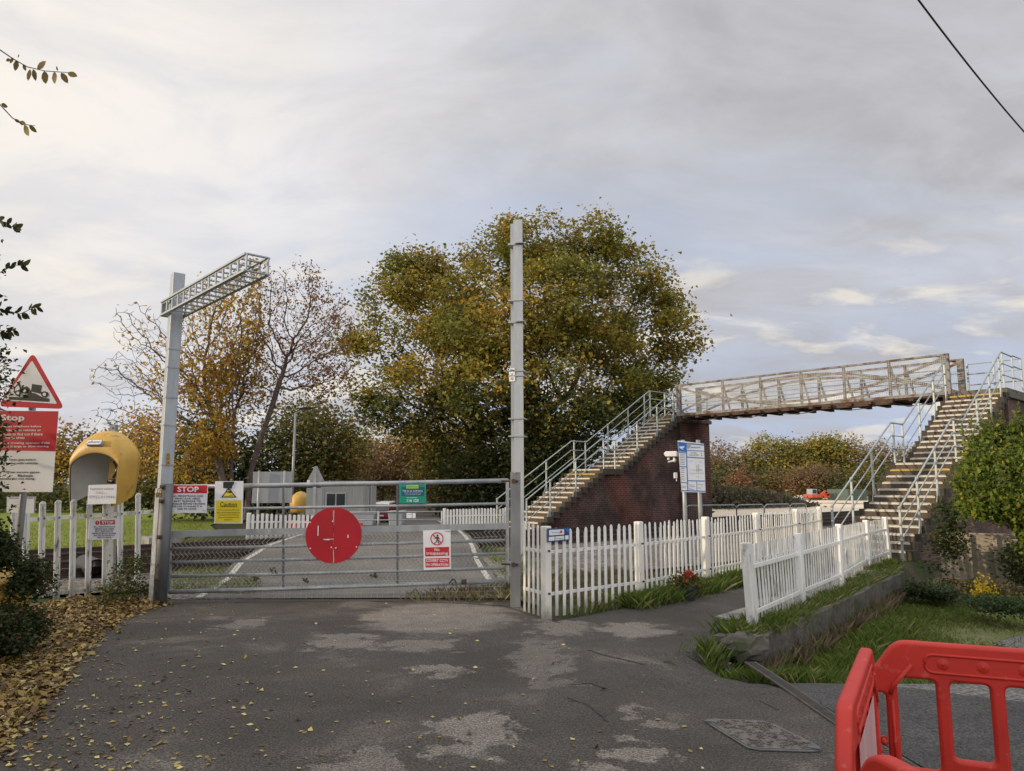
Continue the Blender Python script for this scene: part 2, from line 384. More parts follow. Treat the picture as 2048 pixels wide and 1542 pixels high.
def radii(par, r0, p=2.4, rmax=None):
    n = len(par); acc = np.zeros(n)
    for i in range(n-1, -1, -1):
        if acc[i] == 0: acc[i] = r0**p
        if par[i] >= 0: acc[par[i]] += acc[i]
    r = acc**(1/p)
    return np.minimum(r, rmax) if rmax else r
def limbmesh(name, nodes, par, r, mat, root, rmin=0.0):
    mb = MB()
    for i in range(1, len(par)):
        if r[i] < rmin: continue
        a, b = V(*nodes[par[i]]), V(*nodes[i]); mb.tube([a, b + (b-a)*.06], [min(r[par[i]], r[i]*1.35), r[i]], 7 if r[i] > .06 else (5 if r[i] > .02 else 3), cap=False)
    return mb.build(name, mat, root, True)
def grass(name, pts, hmin, hmax, w, palette, lean=.35, mat='grassblade', kind='stuff'):
    P = np.array(pts); n = len(P); h = rng.uniform(hmin, hmax, n); a = rng.uniform(0, 2*PI, n)
    lx = rng.normal(size=n)*lean*h; ly = rng.normal(size=n)*lean*h
    dx, dy = np.cos(a)*w/2, np.sin(a)*w/2
    v = np.empty((n,4,3)); z0 = P[:,2]
    v[:,0] = np.stack([P[:,0]-dx, P[:,1]-dy, z0], 1); v[:,1] = np.stack([P[:,0]+dx, P[:,1]+dy, z0], 1)
    v[:,2] = np.stack([P[:,0]+lx*.45+dx*.6, P[:,1]+ly*.45+dy*.6, z0+h*.62], 1); v[:,3] = np.stack([P[:,0]+lx, P[:,1]+ly, z0+h], 1)
    # two faces folded into one quad is enough at this size
    o = mesh_np(name, v.reshape(-1,3), 4, pal(palette, n), mat)
    return tag(o, kind=kind)
# ================================================================ light and sky
SUN = V(-.965, -.22, 0).normalized(); EL = math.radians(13)
SUN = V(SUN.x*math.cos(EL), SUN.y*math.cos(EL), math.sin(EL))
sl = bpy.data.lights.new('sun', 'SUN'); so = bpy.data.objects.new('sun', sl); COL.objects.link(so)
sl.energy = 3.4; sl.angle = math.radians(.8); sl.color = (1.0, .80, .55)
so.rotation_euler = SUN.to_track_quat('Z', 'Y').to_euler()
W = bpy.data.worlds.new('World'); SC.world = W; W.use_nodes = True; t = W.node_tree; t.nodes.clear()
wo = t.nodes.new('ShaderNodeOutputWorld'); bg = t.nodes.new('ShaderNodeBackground'); t.links.new(bg.outputs[0], wo.inputs[0])
tc = t.nodes.new('ShaderNodeTexCoord').outputs['Generated']
sky = t.nodes.new('ShaderNodeTexSky'); sky.sky_type = 'NISHITA'; sky.sun_disc = False
sky.sun_elevation = EL; sky.sun_rotation = math.atan2(SUN.x, SUN.y); sky.air_density = 1.0; sky.dust_density = 1.5
nv = t.nodes.new('ShaderNodeVectorMath'); nv.operation = 'NORMALIZE'; t.links.new(tc, nv.inputs[0])
sx = t.nodes.new('ShaderNodeSeparateXYZ'); t.links.new(nv.outputs[0], sx.inputs[0]); X_, Y_, Z_ = sx.outputs
zz = mth(t, 'ADD', mth(t, 'MAXIMUM', Z_, 0.0), .26)
cx = t.nodes.new('ShaderNodeCombineXYZ')
t.links.new(mth(t, 'DIVIDE', X_, zz), cx.inputs[0]); t.links.new(mth(t, 'DIVIDE', Y_, zz), cx.inputs[1]); pv = cx.outputs[0]
# a sheet of cloud: slow masses, a second finer layer, thin gaps of clear sky
n1 = noise(t, mapv(t, pv, (.9,1.1,1), (2.3,.4,0), (0,0,.5)), 1.0, 6, .56, .35)
n2 = noise(t, mapv(t, pv, (1,1.5,1), (5.1,3.2,0), (0,0,-.35)), 2.4, 7, .6, .5)
n3 = noise(t, mapv(t, pv, (.55,1.4,1), (.9,8.2,0)), 1.1, 6, .58, .3)
dens = mth(t, 'ADD', mth(t, 'MULTIPLY', n1, .72), mth(t, 'MULTIPLY', n2, .28))
cloud = ramp(t, dens, [(.37, (.70,.735,.84)), (.45, (.615,.635,.71)), (.52, (.545,.545,.575)), (.60, (.43,.425,.45))])
skyc = t.nodes.new('ShaderNodeVectorMath'); skyc.operation = 'SCALE'; t.links.new(sky.outputs[0], skyc.inputs[0]); skyc.inputs['Scale'].default_value = .12
clear = mixc(t, .7, skyc.outputs[0], (.58,.66,.86))
gap = ramp(t, n3, [(.49, 0.0), (.61, .75)])
c = mixc(t, gap, cloud, clear)
# the sheet is thicker (greyer) to the right, thin and luminous towards the upper left
grey = ramp(t, mth(t, 'ADD', mth(t, 'MULTIPLY', X_, .8), mth(t, 'MULTIPLY', n1, .7)), [(.34, 0.0), (.66, 1.0)])
c = mixc(t, mth(t, 'MULTIPLY', grey, .55), c, mixc(t, ramp(t, n2, [(.38, 0.0), (.6, 1.0)]), (.60,.605,.645), (.485,.48,.50)))
low = ramp(t, Z_, [(0.0, 1.0), (.30, 0.0)])
c = mixc(t, mth(t, 'MULTIPLY', low, .65), c, mixc(t, ramp(t, n2, [(.42, 0.0), (.58, 1.0)]), (.40,.51,.74), (.47,.475,.54)))
strk = noise(t, mapv(t, pv, (1.0,1.5,1), (1.7,.9,0), (0,0,.2)), 2.6, 6, .55, .3)
band = mth(t, 'MULTIPLY', ramp(t, Z_, [(.02, 0.0), (.09, 1.0), (.22, .8), (.36, 0.0)]), ramp(t, strk, [(.53, 0.0), (.62, .85)]))
c = mixc(t, band, c, (.90,.83,.72))
gd = t.nodes.new('ShaderNodeVectorMath'); gd.operation = 'DOT_PRODUCT'; t.links.new(nv.outputs[0], gd.inputs[0])
g = V(-.60,.70,.52).normalized(); gd.inputs[1].default_value = g
glow = mth(t, 'POWER', mth(t, 'MAXIMUM', gd.outputs['Value'], 0.0), 8)
c = mixc(t, mth(t, 'MULTIPLY', glow, .95, clamp=True), c, mixc(t, ramp(t, n2, [(.40, 0.0), (.60, 1.0)]), (1.0,.93,.84), (.84,.82,.81)))
# overhead and behind the photographer the unseen sky is boosted to brighten the ground
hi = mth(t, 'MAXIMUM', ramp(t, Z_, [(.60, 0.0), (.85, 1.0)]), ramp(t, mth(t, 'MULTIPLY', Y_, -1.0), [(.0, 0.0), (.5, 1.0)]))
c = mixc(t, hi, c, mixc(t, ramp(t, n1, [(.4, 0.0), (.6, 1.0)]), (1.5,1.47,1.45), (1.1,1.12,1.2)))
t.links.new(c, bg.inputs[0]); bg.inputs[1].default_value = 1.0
SC.view_settings.view_transform = 'Standard'; SC.view_settings.look = 'None'; SC.view_settings.exposure = 0; SC.view_settings.gamma = 1
# ================================================================ terrain
AT = math.radians(39); TD = V(math.cos(AT), math.sin(AT), 0); TN = V(-math.sin(AT), math.cos(AT), 0)   # railway direction and its normal
def sm(x): x = min(1, max(0, x)); return x*x*(3-2*x)
W0, W1 = V(2.39, 7.70, 0), V(7.17, 13.84, 0); WD = (W1-W0).normalized(); WN = V(WD.y, -WD.x, 0)
def hgt(x, y):
    s = (x-W0.x)*WN.x + (y-W0.y)*WN.y
    return -.42*sm((y-6.0)/2.0)*sm((s+.25)/.2)*(1 - sm((y-17)/6))
def hump(x, y): return .15*sm(((x*TN.x+y*TN.y)-12.6)/1.6)*(1-sm(((x*TN.x+y*TN.y)-20.6)/2.5))
from mathutils.geometry import delaunay_2d_cdt
def sheet(name, poly, mat, off, res=.5, jit=0.0, hf=hgt, parent=None, kind='structure'):
    poly = [V(p[0], p[1], 0) for p in poly]; pts = []
    for i in range(len(poly)):
        a, b = poly[i], poly[(i+1) % len(poly)]; n = max(1, int((b-a).length/res))
        for k in range(n):
            q = a.lerp(b, k/n)
            if k: q = q + V(random.uniform(-jit, jit), random.uniform(-jit, jit), 0)
            pts.append(q)
    ne = len(pts); xs = [p.x for p in pts]; ys = [p.y for p in pts]
    r = max(res, (max(xs)-min(xs))/90, (max(ys)-min(ys))/90)
    x = min(xs)
    while x < max(xs):
        y = min(ys)
        while y < max(ys):
            pts.append(V(x+.01, y+.013, 0)); y += r
        x += r
    vs, es, fs, *_ = delaunay_2d_cdt([p.to_2d() for p in pts], [(i, (i+1) % ne) for i in range(ne)], [list(range(ne))], 1, 1e-4)
    mb = MB()
    fs2 = []
    for f in fs:
        a, b, c_ = (vs[i] for i in f[:3])
        fs2.append(tuple(f) if (b-a).cross(c_-a) > 0 else tuple(reversed(f)))
    mb.add([(v.x, v.y, hf(v.x, v.y)+off) for v in vs], fs2)
    o = mb.build(name, mat, parent, True)
    return tag(o, kind=kind) if parent is None else o
def pxy(px, py, z=0.0): p = gp(px, py, z); return (p.x, p.y)

def groundmat():
    m = bpy.data.materials.new('earth_and_grass'); t = nt(m); p = geopos(t)
    a = noise(t, p, .6, 6, .65); b = noise(t, p, 18, 5, .7)
    c = mixc(t, ramp(t, a, [(.42, 0.0), (.58, 1.0)]), (.085,.07,.05), (.045,.06,.022)); c = mixc(t, .5, c, ramp(t, b, [(.25, .05), (.75, .75)]), 'OVERLAY')
    finish(t, c, .95, 0, b, .6, .03, .1); return m
M['ground'] = groundmat()
def asphalt(name, base, light, blobs, nsc=.8, lo=.56, hi=.70, moss=True):
    m = bpy.data.materials.new(name); t = nt(m); p = geopos(t)
    f1 = noise(t, p, 62, 3, .8); f2 = noise(t, p, 260, 2, .7); big = noise(t, p, nsc, 6, .62, .4); mid = noise(t, p, 5, 5, .7)
    vor = t.nodes.new('ShaderNodeTexVoronoi'); vor.inputs['Scale'].default_value = 110; t.links.new(p, vor.inputs['Vector'])
    stone = ramp(t, vor.outputs['Color'], [(.2, .35), (.85, 1.0)])
    dark = mixc(t, ramp(t, big, [(.35, 0.0), (.65, 1.0)]), tuple(x*.72 for x in base), tuple(x*1.18 for x in base))
    w = ramp(t, big, [(lo, 0.0), (hi, .75)])
    wob = t.nodes.new('ShaderNodeVectorMath'); wob.operation = 'ADD'; t.links.new(p, wob.inputs[0])
    nz = t.nodes.new('ShaderNodeTexNoise'); nz.inputs['Scale'].default_value = 2.6; nz.inputs['Detail'].default_value = 7; nz.inputs['Roughness'].default_value = .7; t.links.new(p, nz.inputs['Vector'])
    sub = t.nodes.new('ShaderNodeVectorMath'); sub.operation = 'MULTIPLY_ADD'; t.links.new(nz.outputs['Color'], sub.inputs[0]); sub.inputs[1].default_value = (1.5,1.5,0); sub.inputs[2].default_value = (-.75,-.75,0)
    t.links.new(sub.outputs[0], wob.inputs[1])
    for (x, y, rx, ry, s) in blobs:
        mp = mapv(t, wob.outputs[0], (1/rx, 1/ry, 0), (-x/rx, -y/ry, 0))
        ln = t.nodes.new('ShaderNodeVectorMath'); ln.operation = 'LENGTH'; t.links.new(mp, ln.inputs[0])
        w = mth(t, 'MAXIMUM', w, ramp(t, ln.outputs['Value'], [(.72, s), (1.05, 0.0)]))
    w = mth(t, 'MULTIPLY', w, ramp(t, mid, [(.25, .45), (.6, 1.0)]))
    c = mixc(t, w, dark, light)
    if moss:
        c = mixc(t, ramp(t, noise(t, p, .45, 6, .7), [(.60, 0.0), (.75, .6)]), c, (.035,.045,.012))
    c = mixc(t, .95, c, ramp(t, f1, [(.34, .05), (.66, .95)]), 'OVERLAY')
    c = mixc(t, .6, c, stone, 'MULTIPLY')
    c = mixc(t, ramp(t, f2, [(.62, 0.0), (.72, .7)]), c, (.30,.285,.265))
    finish(t, c, ramp(t, mid, [(.3, .72), (.7, .9)]), 0, f1, .8, .012, .3); return m
def blob(px, py, rpx, rpy, s=.9):
    c = gp(px, py); a = gp(px+rpx, py); b = gp(px, py-rpy); return (c.x, c.y, abs(a.x-c.x), abs(b.y-c.y), s)
M['asphalt'] = asphalt('worn_asphalt', (.088,.077,.066), (.27,.235,.20), [blob(880,1232,170,32,1), blob(690,1285,80,18), blob(870,1338,50,12), blob(840,1290,90,16,.8),
   blob(1080,1310,60,40,.6), blob(1265,1258,90,16,1), blob(1120,1250,60,20,.8), blob(960,1465,80,40,1), blob(1270,1512,100,28,1), blob(740,1520,90,30,.7), blob(500,1246,50,10,.8), blob(1290,1430,50,12,.7), blob(1090,1350,40,30,.5)])
M['asphalt_dark'] = asphalt('dark_asphalt', (.078,.075,.072), (.15,.143,.135), [], 1.2, .62, .8, False)
M['asphalt_pale'] = asphalt('pale_crossing_asphalt', (.17,.155,.14), (.27,.245,.215), [], .35, .45, .7, False)
def gravel(name, c1, c2, sc, leaf=None, bd=.03):
    m = bpy.data.materials.new(name); t = nt(m); p = geopos(t)
    v = t.nodes.new('ShaderNodeTexVoronoi'); v.inputs['Scale'].default_value = sc; t.links.new(p, v.inputs['Vector'])
    b = noise(t, p, .9, 6, .65)
    c = ramp(t, v.outputs['Color'], [(.15, c1), (.85, c2)])
    c = mixc(t, ramp(t, v.outputs['Distance'], [(.35, 0.0), (.75, .75)]), c, tuple(x*.3 for x in c1))
    if leaf is not None: c = mixc(t, ramp(t, b, [(.46, 0.0), (.62, .8)]), c, leaf)
    finish(t, c, .9, 0, v.outputs['Distance'], -.9, bd, .2); return m
M['ballast'] = gravel('railway_ballast', (.10,.088,.075), (.34,.31,.28), 17, (.10,.08,.05))
M['gravel'] = gravel('loose_gravel', (.13,.125,.12), (.23,.222,.212), 34, (.16,.152,.142), .015)
M['verge'] = gravel('stony_verge', (.13,.115,.10), (.36,.33,.29), 20, (.07,.09,.03))
M['field'] = pmat('pasture_grass', (.17,.20,.035), (.125,.16,.03), 1.3, .95, 0, .4, c3=(.13,.135,.035), s3=.5, spec=.1)
M['sand'] = pmat('pale_sandy_ground', (.72,.61,.47), (.62,.53,.41), .6, .95, c3=(.48,.41,.32), s3=.25, spec=.1)
M['lawn'] = pmat('rough_lawn_soil', (.10,.125,.03), (.14,.125,.07), 1.6, .95, 0, .5, c3=(.19,.165,.115), s3=2.3, l3=.52, h3=.68, spec=.1)
M['litter'] = pmat('leaf_mould', (.16,.115,.05), (.07,.05,.03), 14, .95, 0, .6, spec=.1)
M['line'] = pmat('worn_white_line', (.48,.46,.41), (.34,.32,.28), 9, .8, c3=(.22,.2,.17), s3=16, l3=.55, h3=.66)

# ground: one sheet to the horizon
def axis(lo, hi, st, far):
    a = list(np.arange(lo, hi+.01, st)); s = st
    while a[-1] < far: s *= 1.35; a.append(a[-1]+s)
    s = st
    while a[0] > -far: s *= 1.35; a.insert(0, a[0]-s)
    return a
gx, gy = axis(-8, 14, .3, 3500), axis(-2, 26, .3, 3500)
mb = MB(); nx = len(gx)
mb.add([(x, y, hgt(x, y)-.035) for y in gy for x in gx], [(j*nx+i, j*nx+i+1, (j+1)*nx+i+1, (j+1)*nx+i) for j in range(len(gy)-1) for i in range(nx-1)])
o = mb.build('ground', 'ground', None, True); tag(o, kind='structure')
# field beyond the line, sandy ground to the right, ballast, road, path, garden
def TP(l, s): p = TD*l + TN*s; return (p.x, p.y)
sheet('field', [TP(-70,20.9), pxy(150,1097), pxy(300,1092), pxy(360,1078), pxy(430,1058), pxy(440,1015), pxy(300,998), TP(-60,70), TP(-90,60)], 'field', .0, 2.5, .3)
sheet('sandy_ground', [TP(9,22.5), TP(60,22.0), (75,60), (40,110), (16,80), pxy(1420,1012), pxy(1420,1060)], 'sand', .0, 2.5, .3)
sheet('track_ballast', [TP(-60,11.5), pxy(20,1196), pxy(300,1180), pxy(345,1200), pxy(380,1200), TP(6,9.5), TP(45,8.7), TP(60,20.7), TP(-60,20.7)], 'ballast', .008, 1.5, .1, hf=lambda x, y: 0.0)
road_poly = [(-3.9,-3), (3.2,-3), pxy(1835,1530), pxy(1500,1328), pxy(1430,1296), pxy(1440,1262), pxy(1500,1262), pxy(1600,1212), pxy(1690,1172), pxy(1760,1132), pxy(1700,1118), pxy(1640,1112), (4.5,13.4), (3.1,11.8), (1.85,10.3), (.5,8.95), pxy(1050,1222), pxy(1028,1200), pxy(700,1196), pxy(345,1198), pxy(315,1212), (-5.6,9.2), (-5.2,7), (-4.6,4.5)]
road = sheet('road', road_poly, 'asphalt', .0, .4, .04)
LL = [pxy(376,1198), pxy(440,1160), pxy(530,1103), pxy(592,1081), pxy(640,1068), pxy(700,1050), pxy(790,1016)]
RR = [pxy(875,1013), pxy(880,1040), pxy(915,1062), pxy(940,1084), pxy(985,1148), pxy(1022,1198)]
sheet('crossing_road', LL + RR, 'asphalt_pale', .016, .5, 0, hf=lambda x, y: hump(x, y))
mb = MB()
def strip(mb, pts, w, zf, z=.021):
    pts = [V(p[0], p[1], 0) for p in pts]; q = []
    for i in range(len(pts)-1):
        n = max(1, int((pts[i+1]-pts[i]).length/.4)); q += [pts[i].lerp(pts[i+1], k/n) for k in range(n)]
    q.append(pts[-1])
    for i in range(len(q)-1):
        d = (q[i+1]-q[i]).normalized(); s = V(-d.y, d.x, 0)*w/2
        mb.face([V(p.x, p.y, zf(p.x, p.y)+z) for p in (q[i]-s, q[i+1]-s, q[i+1]+s, q[i]+s)][::1])
strip(mb, [(p[0]+.14, p[1]) for p in LL[:5]], .10, hump); strip(mb, [(p[0]-.14, p[1]) for p in RR[1:]], .10, hump)
struct('road_marking', mb, 'line')
sheet('verge', [pxy(915,1062), pxy(940,1084), pxy(985,1148), pxy(1022,1198), pxy(1045,1205), pxy(1080,1215), pxy(1000,1075)], 'verge', .024, .4, .05)
sheet('lane', [pxy(790,1016), pxy(875,1013), pxy(850,992), pxy(838,984), pxy(822,984), pxy(812,992)], 'asphalt_pale', .008, 2)
sheet('garden_ground', [pxy(1560,1345), (2.6,7.65), (7.25,13.8), (9.2,16.5), (15,16), (15,8.2), pxy(2048,1262,-.38), pxy(1880,1300,-.3), pxy(1700,1352,-.1)], 'lawn', .006, .35, .05)
sheet('gravel_yard', [pxy(1700,1352,-.1), pxy(1880,1300,-.3), pxy(2048,1262,-.38), (15,8.2), (15,4.6), pxy(2048,1420), pxy(1700,1372), pxy(1640,1352)], 'gravel', .002, .35, .08)
sheet('side_road', [pxy(1835,1530), (3.2,-3), (15,-3), (15,4.8), pxy(2048,1405), pxy(1730,1366), pxy(1640,1342), pxy(1500,1328)], 'asphalt_dark', .0065, .35, .04)
rail_col = pmat('rail_steel', (.075,.05,.038), (.05,.035,.028), 4, .6, .4)
o = thing('railway_track', 'rusty brown rails of the double railway line crossing behind the gate', 'railway track', V(*TP(0,17), 0))
for sr in (14.9, 16.35, 18.2, 19.65):       # running rails: head, web and foot
    mb = MB(); a, b = TD*-60 + TN*sr, TD*60 + TN*sr
    mb.prism([V(a.x, a.y, 0) + TN*q + V(0,0,z) for q, z in ((-.07,.01),(.07,.01),(.07,.025),(.012,.045),(.012,.12),(.035,.13),(.035,.165),(-.035,.165),(-.035,.13),(-.012,.12),(-.012,.045),(-.07,.025))], b-a)
    mb.build('rail', rail_col, o)
for c in (15.62, 18.92):
    for l in np.arange(-26, -8.5, .65):
        p = TD*l + TN*c; MB().box((p.x, p.y, .012), (2.5, .25, .05), TN).build('sleeper', 'concrete_dark', o)
# cracks in the tarmac
mb = MB()
def crack(pts, w=.012):
    P3 = [gp(*p) for p in pts]; q = []
    for i in range(len(P3)-1):
        for k in range(6):
            a = P3[i].lerp(P3[i+1], k/6); q.append(a + V(random.uniform(-.012,.012), random.uniform(-.012,.012), 0))
    q.append(P3[-1])
    for i in range(len(q)-1):
        d = (q[i+1]-q[i]).normalized(); s = V(-d.y, d.x, 0)*w*random.uniform(.3,1.1)
        mb.face([V(p.x, p.y, .004) for p in (q[i]-s, q[i+1]-s, q[i+1]+s, q[i]+s)])
crack([(1175,1300), (1215,1312), (1250,1320), (1290,1330)], .016); crack([(1135,1370), (1180,1366), (1215,1378)]); crack([(1135,1396), (1175,1410), (1205,1432), (1216,1444)])
crack([(1408,1352), (1450,1358), (1535,1374)]); crack([(1520,1400), (1555,1420)])
crack([(345,1206), (520,1204), (700,1202), (900,1206), (1010,1212), (1060,1228), (1120,1246)], .014)
mb.build('crack', M['black'], road)
# ================================================================ crossing gate
GA, GB = gp(322, 1203), gp(1021, 1196); GA.z = GB.z = 0
GD = (GB-GA).normalized(); GN = V(GD.y, -GD.x, 0)            # towards the camera
def G(px, py, off=0.0): return hit(px, py, GA, GN) + GN*off
gate = thing('crossing_gate', 'wide galvanised seven-bar field gate with wire netting and red disc across the road', 'gate', GA)
def gbar(ya, yb, r, sq=False):
    a, b = G(338, ya), G(1016, yb); mb = MB()
    if sq: mb.bar(a, b, .05, .085)
    else: mb.tube([a, a.lerp(b, .33) - V(0,0,.006), a.lerp(b, .66) - V(0,0,.006), b], r, 10)
    mb.build('gate_bar', 'galv', gate, not sq)
gbar(974, 961, .033); gbar(1019, 1007, .021); gbar(1068, 1052, 0, True)
for a, b in ((1098, 1080), (1125, 1107), (1153, 1136)): gbar(a, b, .022)
gbar(1184, 1162, .03)
for px, y0, y1 in ((338, 972, 1186), (1015, 958, 1165)):
    MB().bar(G(px, y1), G(px, y0), .05, .05, V(1,0,0)).build('end_stile', 'galv', gate)
for px, y0, y1 in ((567, 1015, 1176), (795, 1010, 1170)):
    MB().bar(G(px, y1, .012), G(px, y0-45, .012), .012, .03, V(1,0,0)).build('mid_stile', 'galv_dark', gate)
mb = MB(); z1, z0 = .88, .015; L = (G(1012, 1100)-G(342, 1100)).length; gs = G(342, 1100); gs.z = 0
nx_ = int(L/.062)
def gz(l, top): return (G(1016, 1052).z if top else 0)*(l/L) + (G(338, 1068).z if top else 0)*(1-l/L)
for i in range(nx_):                                          # chain link: interlocking zigzag wires
    x0 = i*.062; pts = []; k = 0; top = gz(x0, True) - .02; z = .17
    while z < top:
        pts.append(gs + GD*(x0 + (.062 if k % 2 else 0.0)+.004*math.sin(i*.7+k)) + GN*(.024 + .004*(k % 2)) + V(0,0,z)); z += .062; k += 1
    for a, b in zip(pts, pts[1:]): mb.bar(a, b, .0052, .0052, GN)
for i in range(int(L/.075)):                                  # square mesh along the foot
    x0 = i*.075; mb.bar(gs+GD*x0+GN*.02+V(0,0,.02), gs+GD*x0+GN*.02+V(0,0,.25), 0.0038, .0038, GN)
for z in (.03, .09, .15, .21, .25): mb.bar(gs+GN*.022+V(0,0,z), gs+GD*L+GN*.022+V(0,0,z+.012), 0.0038, .0038)
mb.build('wire_netting', 'wire', gate)
c = G(668.5, 1070, .055); R_ = (G(724, 1070)-G(613, 1070)).length/2
mb = MB(); n = 56
for s in (-1, 1):                                             # the disc is two half plates meeting at a seam
    pts = [c + GD*(R_*math.sin(q)*s + s*.0025) + V(0,0,R_*math.cos(q)) for q in [PI*i/(n//2) for i in range(n//2+1)]]
    mb.prism(pts, -GN*.012*(1) if s > 0 else -GN*.010)
disc = mb.build('disc', 'red_disc', gate)
mb = MB()
def scr(x0, y0, x1, y1, w): mb.bar(G(x0, y0, .0565), G(x1, y1, .0565), w, .0015, GN)
scr(638, 1051, 637.5, 1071, .012); scr(648, 1078, 669, 1077.5, .006); scr(650, 1078.5, 660, 1079, .01); scr(668, 1020, 668.5, 1040, .005); scr(697, 1069, 698, 1074, .012); scr(668.5, 1100, 669, 1125, .005)
for x, y in ((622,1044),(622,1096),(664,1094),(673,1095),(714,1093),(697,1074),(667,1042)): mb.box(G(x, y, .0565), (.016,.003,.016), GD)
mb.build('scratch', 'white_sign', disc)
mb = MB()
for i, (px, py) in enumerate(((547,1140),(610,1160),(515,1157),(905,1163),(748,1150))):
    for k in range(7): mb.bar(G(px+random.uniform(-8,8), py+random.uniform(-6,6), .03), G(px+random.uniform(-8,8), py+random.uniform(-6,6), .04), .02, .01)
mb.build('caught_weed', 'bark_dark', gate)
MB().box(G(928, 1163, .04), (.07,.04,.07), GD).tube([G(928,1163,.02), G(928,1163,.075)], .028, 10).build('latch', 'rust', gate)
# gate posts
p = gp(320, 1206); gpost = thing('gate_post', 'round-backed dark galvanised steel slamming post at the left end of the gate', 'gate post', (p.x, p.y, 0))
h = at(320, 967, p.y).z
MB().tube([(p.x, p.y, -.05), (p.x, p.y, h)], .083, 16).build('post', 'galv_dark', gpost, True)
MB().box((p.x-.118, p.y+.02, h*.48), (.06, .09, h*.96)).build('edge_pale', 'white_dirty', gpost)
mb = MB()
for q in (.97, .85, .55, .2): mb.box((p.x-.02, p.y-.085, h*q), (.07,.03,.05)); mb.ball((p.x-.02, p.y-.1, h*q), .02, 8, 5)
mb.build('hinge_eye', 'rust', gpost)
pl = at(318, 990, p.y-.15); MB().box(pl, (.075,.035,.065)).tube([pl+V(-.025,0,.03), pl+V(-.025,0,.075), pl+V(0,0,.095), pl+V(.025,0,.075), pl+V(.025,0,.03)], .008, 8).build('padlock', pmat('brass', (.38,.28,.14), (.28,.2,.1), 6, .35, .7), gpost)
p = gp(1031, 1214); hp = thing('hinge_post', 'grey galvanised channel post with rust runs holding the gate hinges', 'gate post', (p.x, p.y, 0)); h = at(1029, 944, p.y).z
mb = MB(); w = .135
mb.box((p.x, p.y, h/2-.03), (w, .012, h+.06)); mb.box((p.x-w/2+.006, p.y+.06, h/2-.03), (.012, .108, h+.06)); mb.box((p.x+w/2-.006, p.y+.06, h/2-.03), (.012, .108, h+.06))
mb.build('channel', 'post', hp, bevel=.003)
for py in (962, 1129):
    q = at(1027, py, p.y); MB().tube([q+V(-.16,.06,0), q+V(.06,-.02,0)], .013, 8).tube([q+V(.0,-.035,0), q+V(.0,-.005,0)], .03, 8).build('hinge_bolt', 'rust', hp)
mb = MB(); mb.ball(at(1030, 946, p.y-.012), .01, 8, 5); mb.build('bolt', 'galv', hp)
# ---------------------------------------------------------------- signs on the gate
gl = G(376, 1000, .05)
s = Sign('stop_sign', 'white sign with red STOP band fixed at the left end of the gate', 'sign', gl, GD)
s.panel([(335,969),(416,969),(413,1026),(333,1026)], 'white_sign').poly([(336.5,970.5),(414.5,970.5),(414,986.5),(336,986.5)], 'red_sign')
s.text('STOP', 355, 973, 398, 984, 'white_sign', off=.03)
for i, (tx, a, b) in enumerate((('ALL PEDESTRIANS AND', 344,407), ('VEHICULAR USERS', 350,400), ('MUST TELEPHONE THE', 349,402), ('SIGNALLER BEFORE CROSSING', 339,411), ('THE LINE TO ENSURE IT IS', 344,404), ('SAFE TO CROSS', 355,393))):
    s.text(tx, a, 990.2+i*5.2, b, 993.6+i*5.2, 'black', off=.02)
s.poly([(402,1019),(412,1022),(411,1023)], 'red_sign'); s.done()
s = Sign('caution_sign', 'upright yellow and white Caution sign with a camera pictogram on the gate', 'sign', G(458, 1004, .05), GD)
s.panel([(430,962.5),(487,962),(485,1047),(428.5,1047)], 'white_sign').poly([(432,1001),(483,1000.5),(482,1045),(430.5,1045)], 'yellow_sign')
s.text('Caution', 440.5, 1004, 474, 1013, 'black'); s.rect(440, 1013.2, 475, 1014, 'black', 'lettering', 2)
for i, tx in enumerate(('CCTV operated by Network', 'Rail is used at this location for', 'the purpose of monitoring', 'safety and compliance with', 'legislation')):
    hw = (22,23,20,21,8)[i]; s.text(tx, 457-hw, 1018.5+i*4.9, 457+hw, 1021.7+i*4.9, 'black', off=.008)
s.poly([(457,975),(473.5,995),(442,995)], 'black', 'symbol').poly([(457,978.6),(469.5,993),(446,993)], 'yellow_sign', 'symbol', 2)
s.poly([(447,963.5),(469,963),(468,968),(465,971),(464,977),(446.5,976)], 'black', 'symbol', 3).rect(453.5, 978, 462, 980, 'black', 'symbol', 3).poly([(449,984),(464,981),(465,986),(460,986)], 'black', 'symbol', 3)
s.rect(459, 990, 466, 991, 'black', 'symbol', 3); s.done()
s = Sign('helpline_sign', 'small green helpline sign hung under the top bar of the gate', 'sign', G(825, 987, .04), GD)
s.panel([(798,968),(852,967.5),(852.5,1006.5),(798.5,1007)], 'green_sign').rect(803, 974, 848, 992, 'teal').rect(813, 970, 837, 977, 'lime', 'field', 2)
s.text('SAMARITANS', 814.5, 972, 835.5, 975, 'green_sign', lay=3); s.text("Talk to us, we'll listen", 805, 980, 845, 983.6, 'white_sign')
s.text('Whatever you are going through', 809, 985, 842, 987, 'white_sign', off=.0); s.text('you can call us free any time', 810, 988.2, 841, 990.2, 'white_sign', off=.0)
s.rect(813, 995, 834, 995.7, 'white_sign'); s.text('116 123', 814, 998, 837, 1004, 'white_sign', off=.025)
s.mb('hanger', 'wire').bar(s.pt(800, 958, -1), s.pt(800, 972, -1), .006, .006).bar(s.pt(850, 957, -1), s.pt(850, 972, -1), .006, .006); s.done()
s = Sign('trespass_sign', 'white and red No trespassing sign low on the right of the gate', 'sign', G(874, 1100, .06), GD)
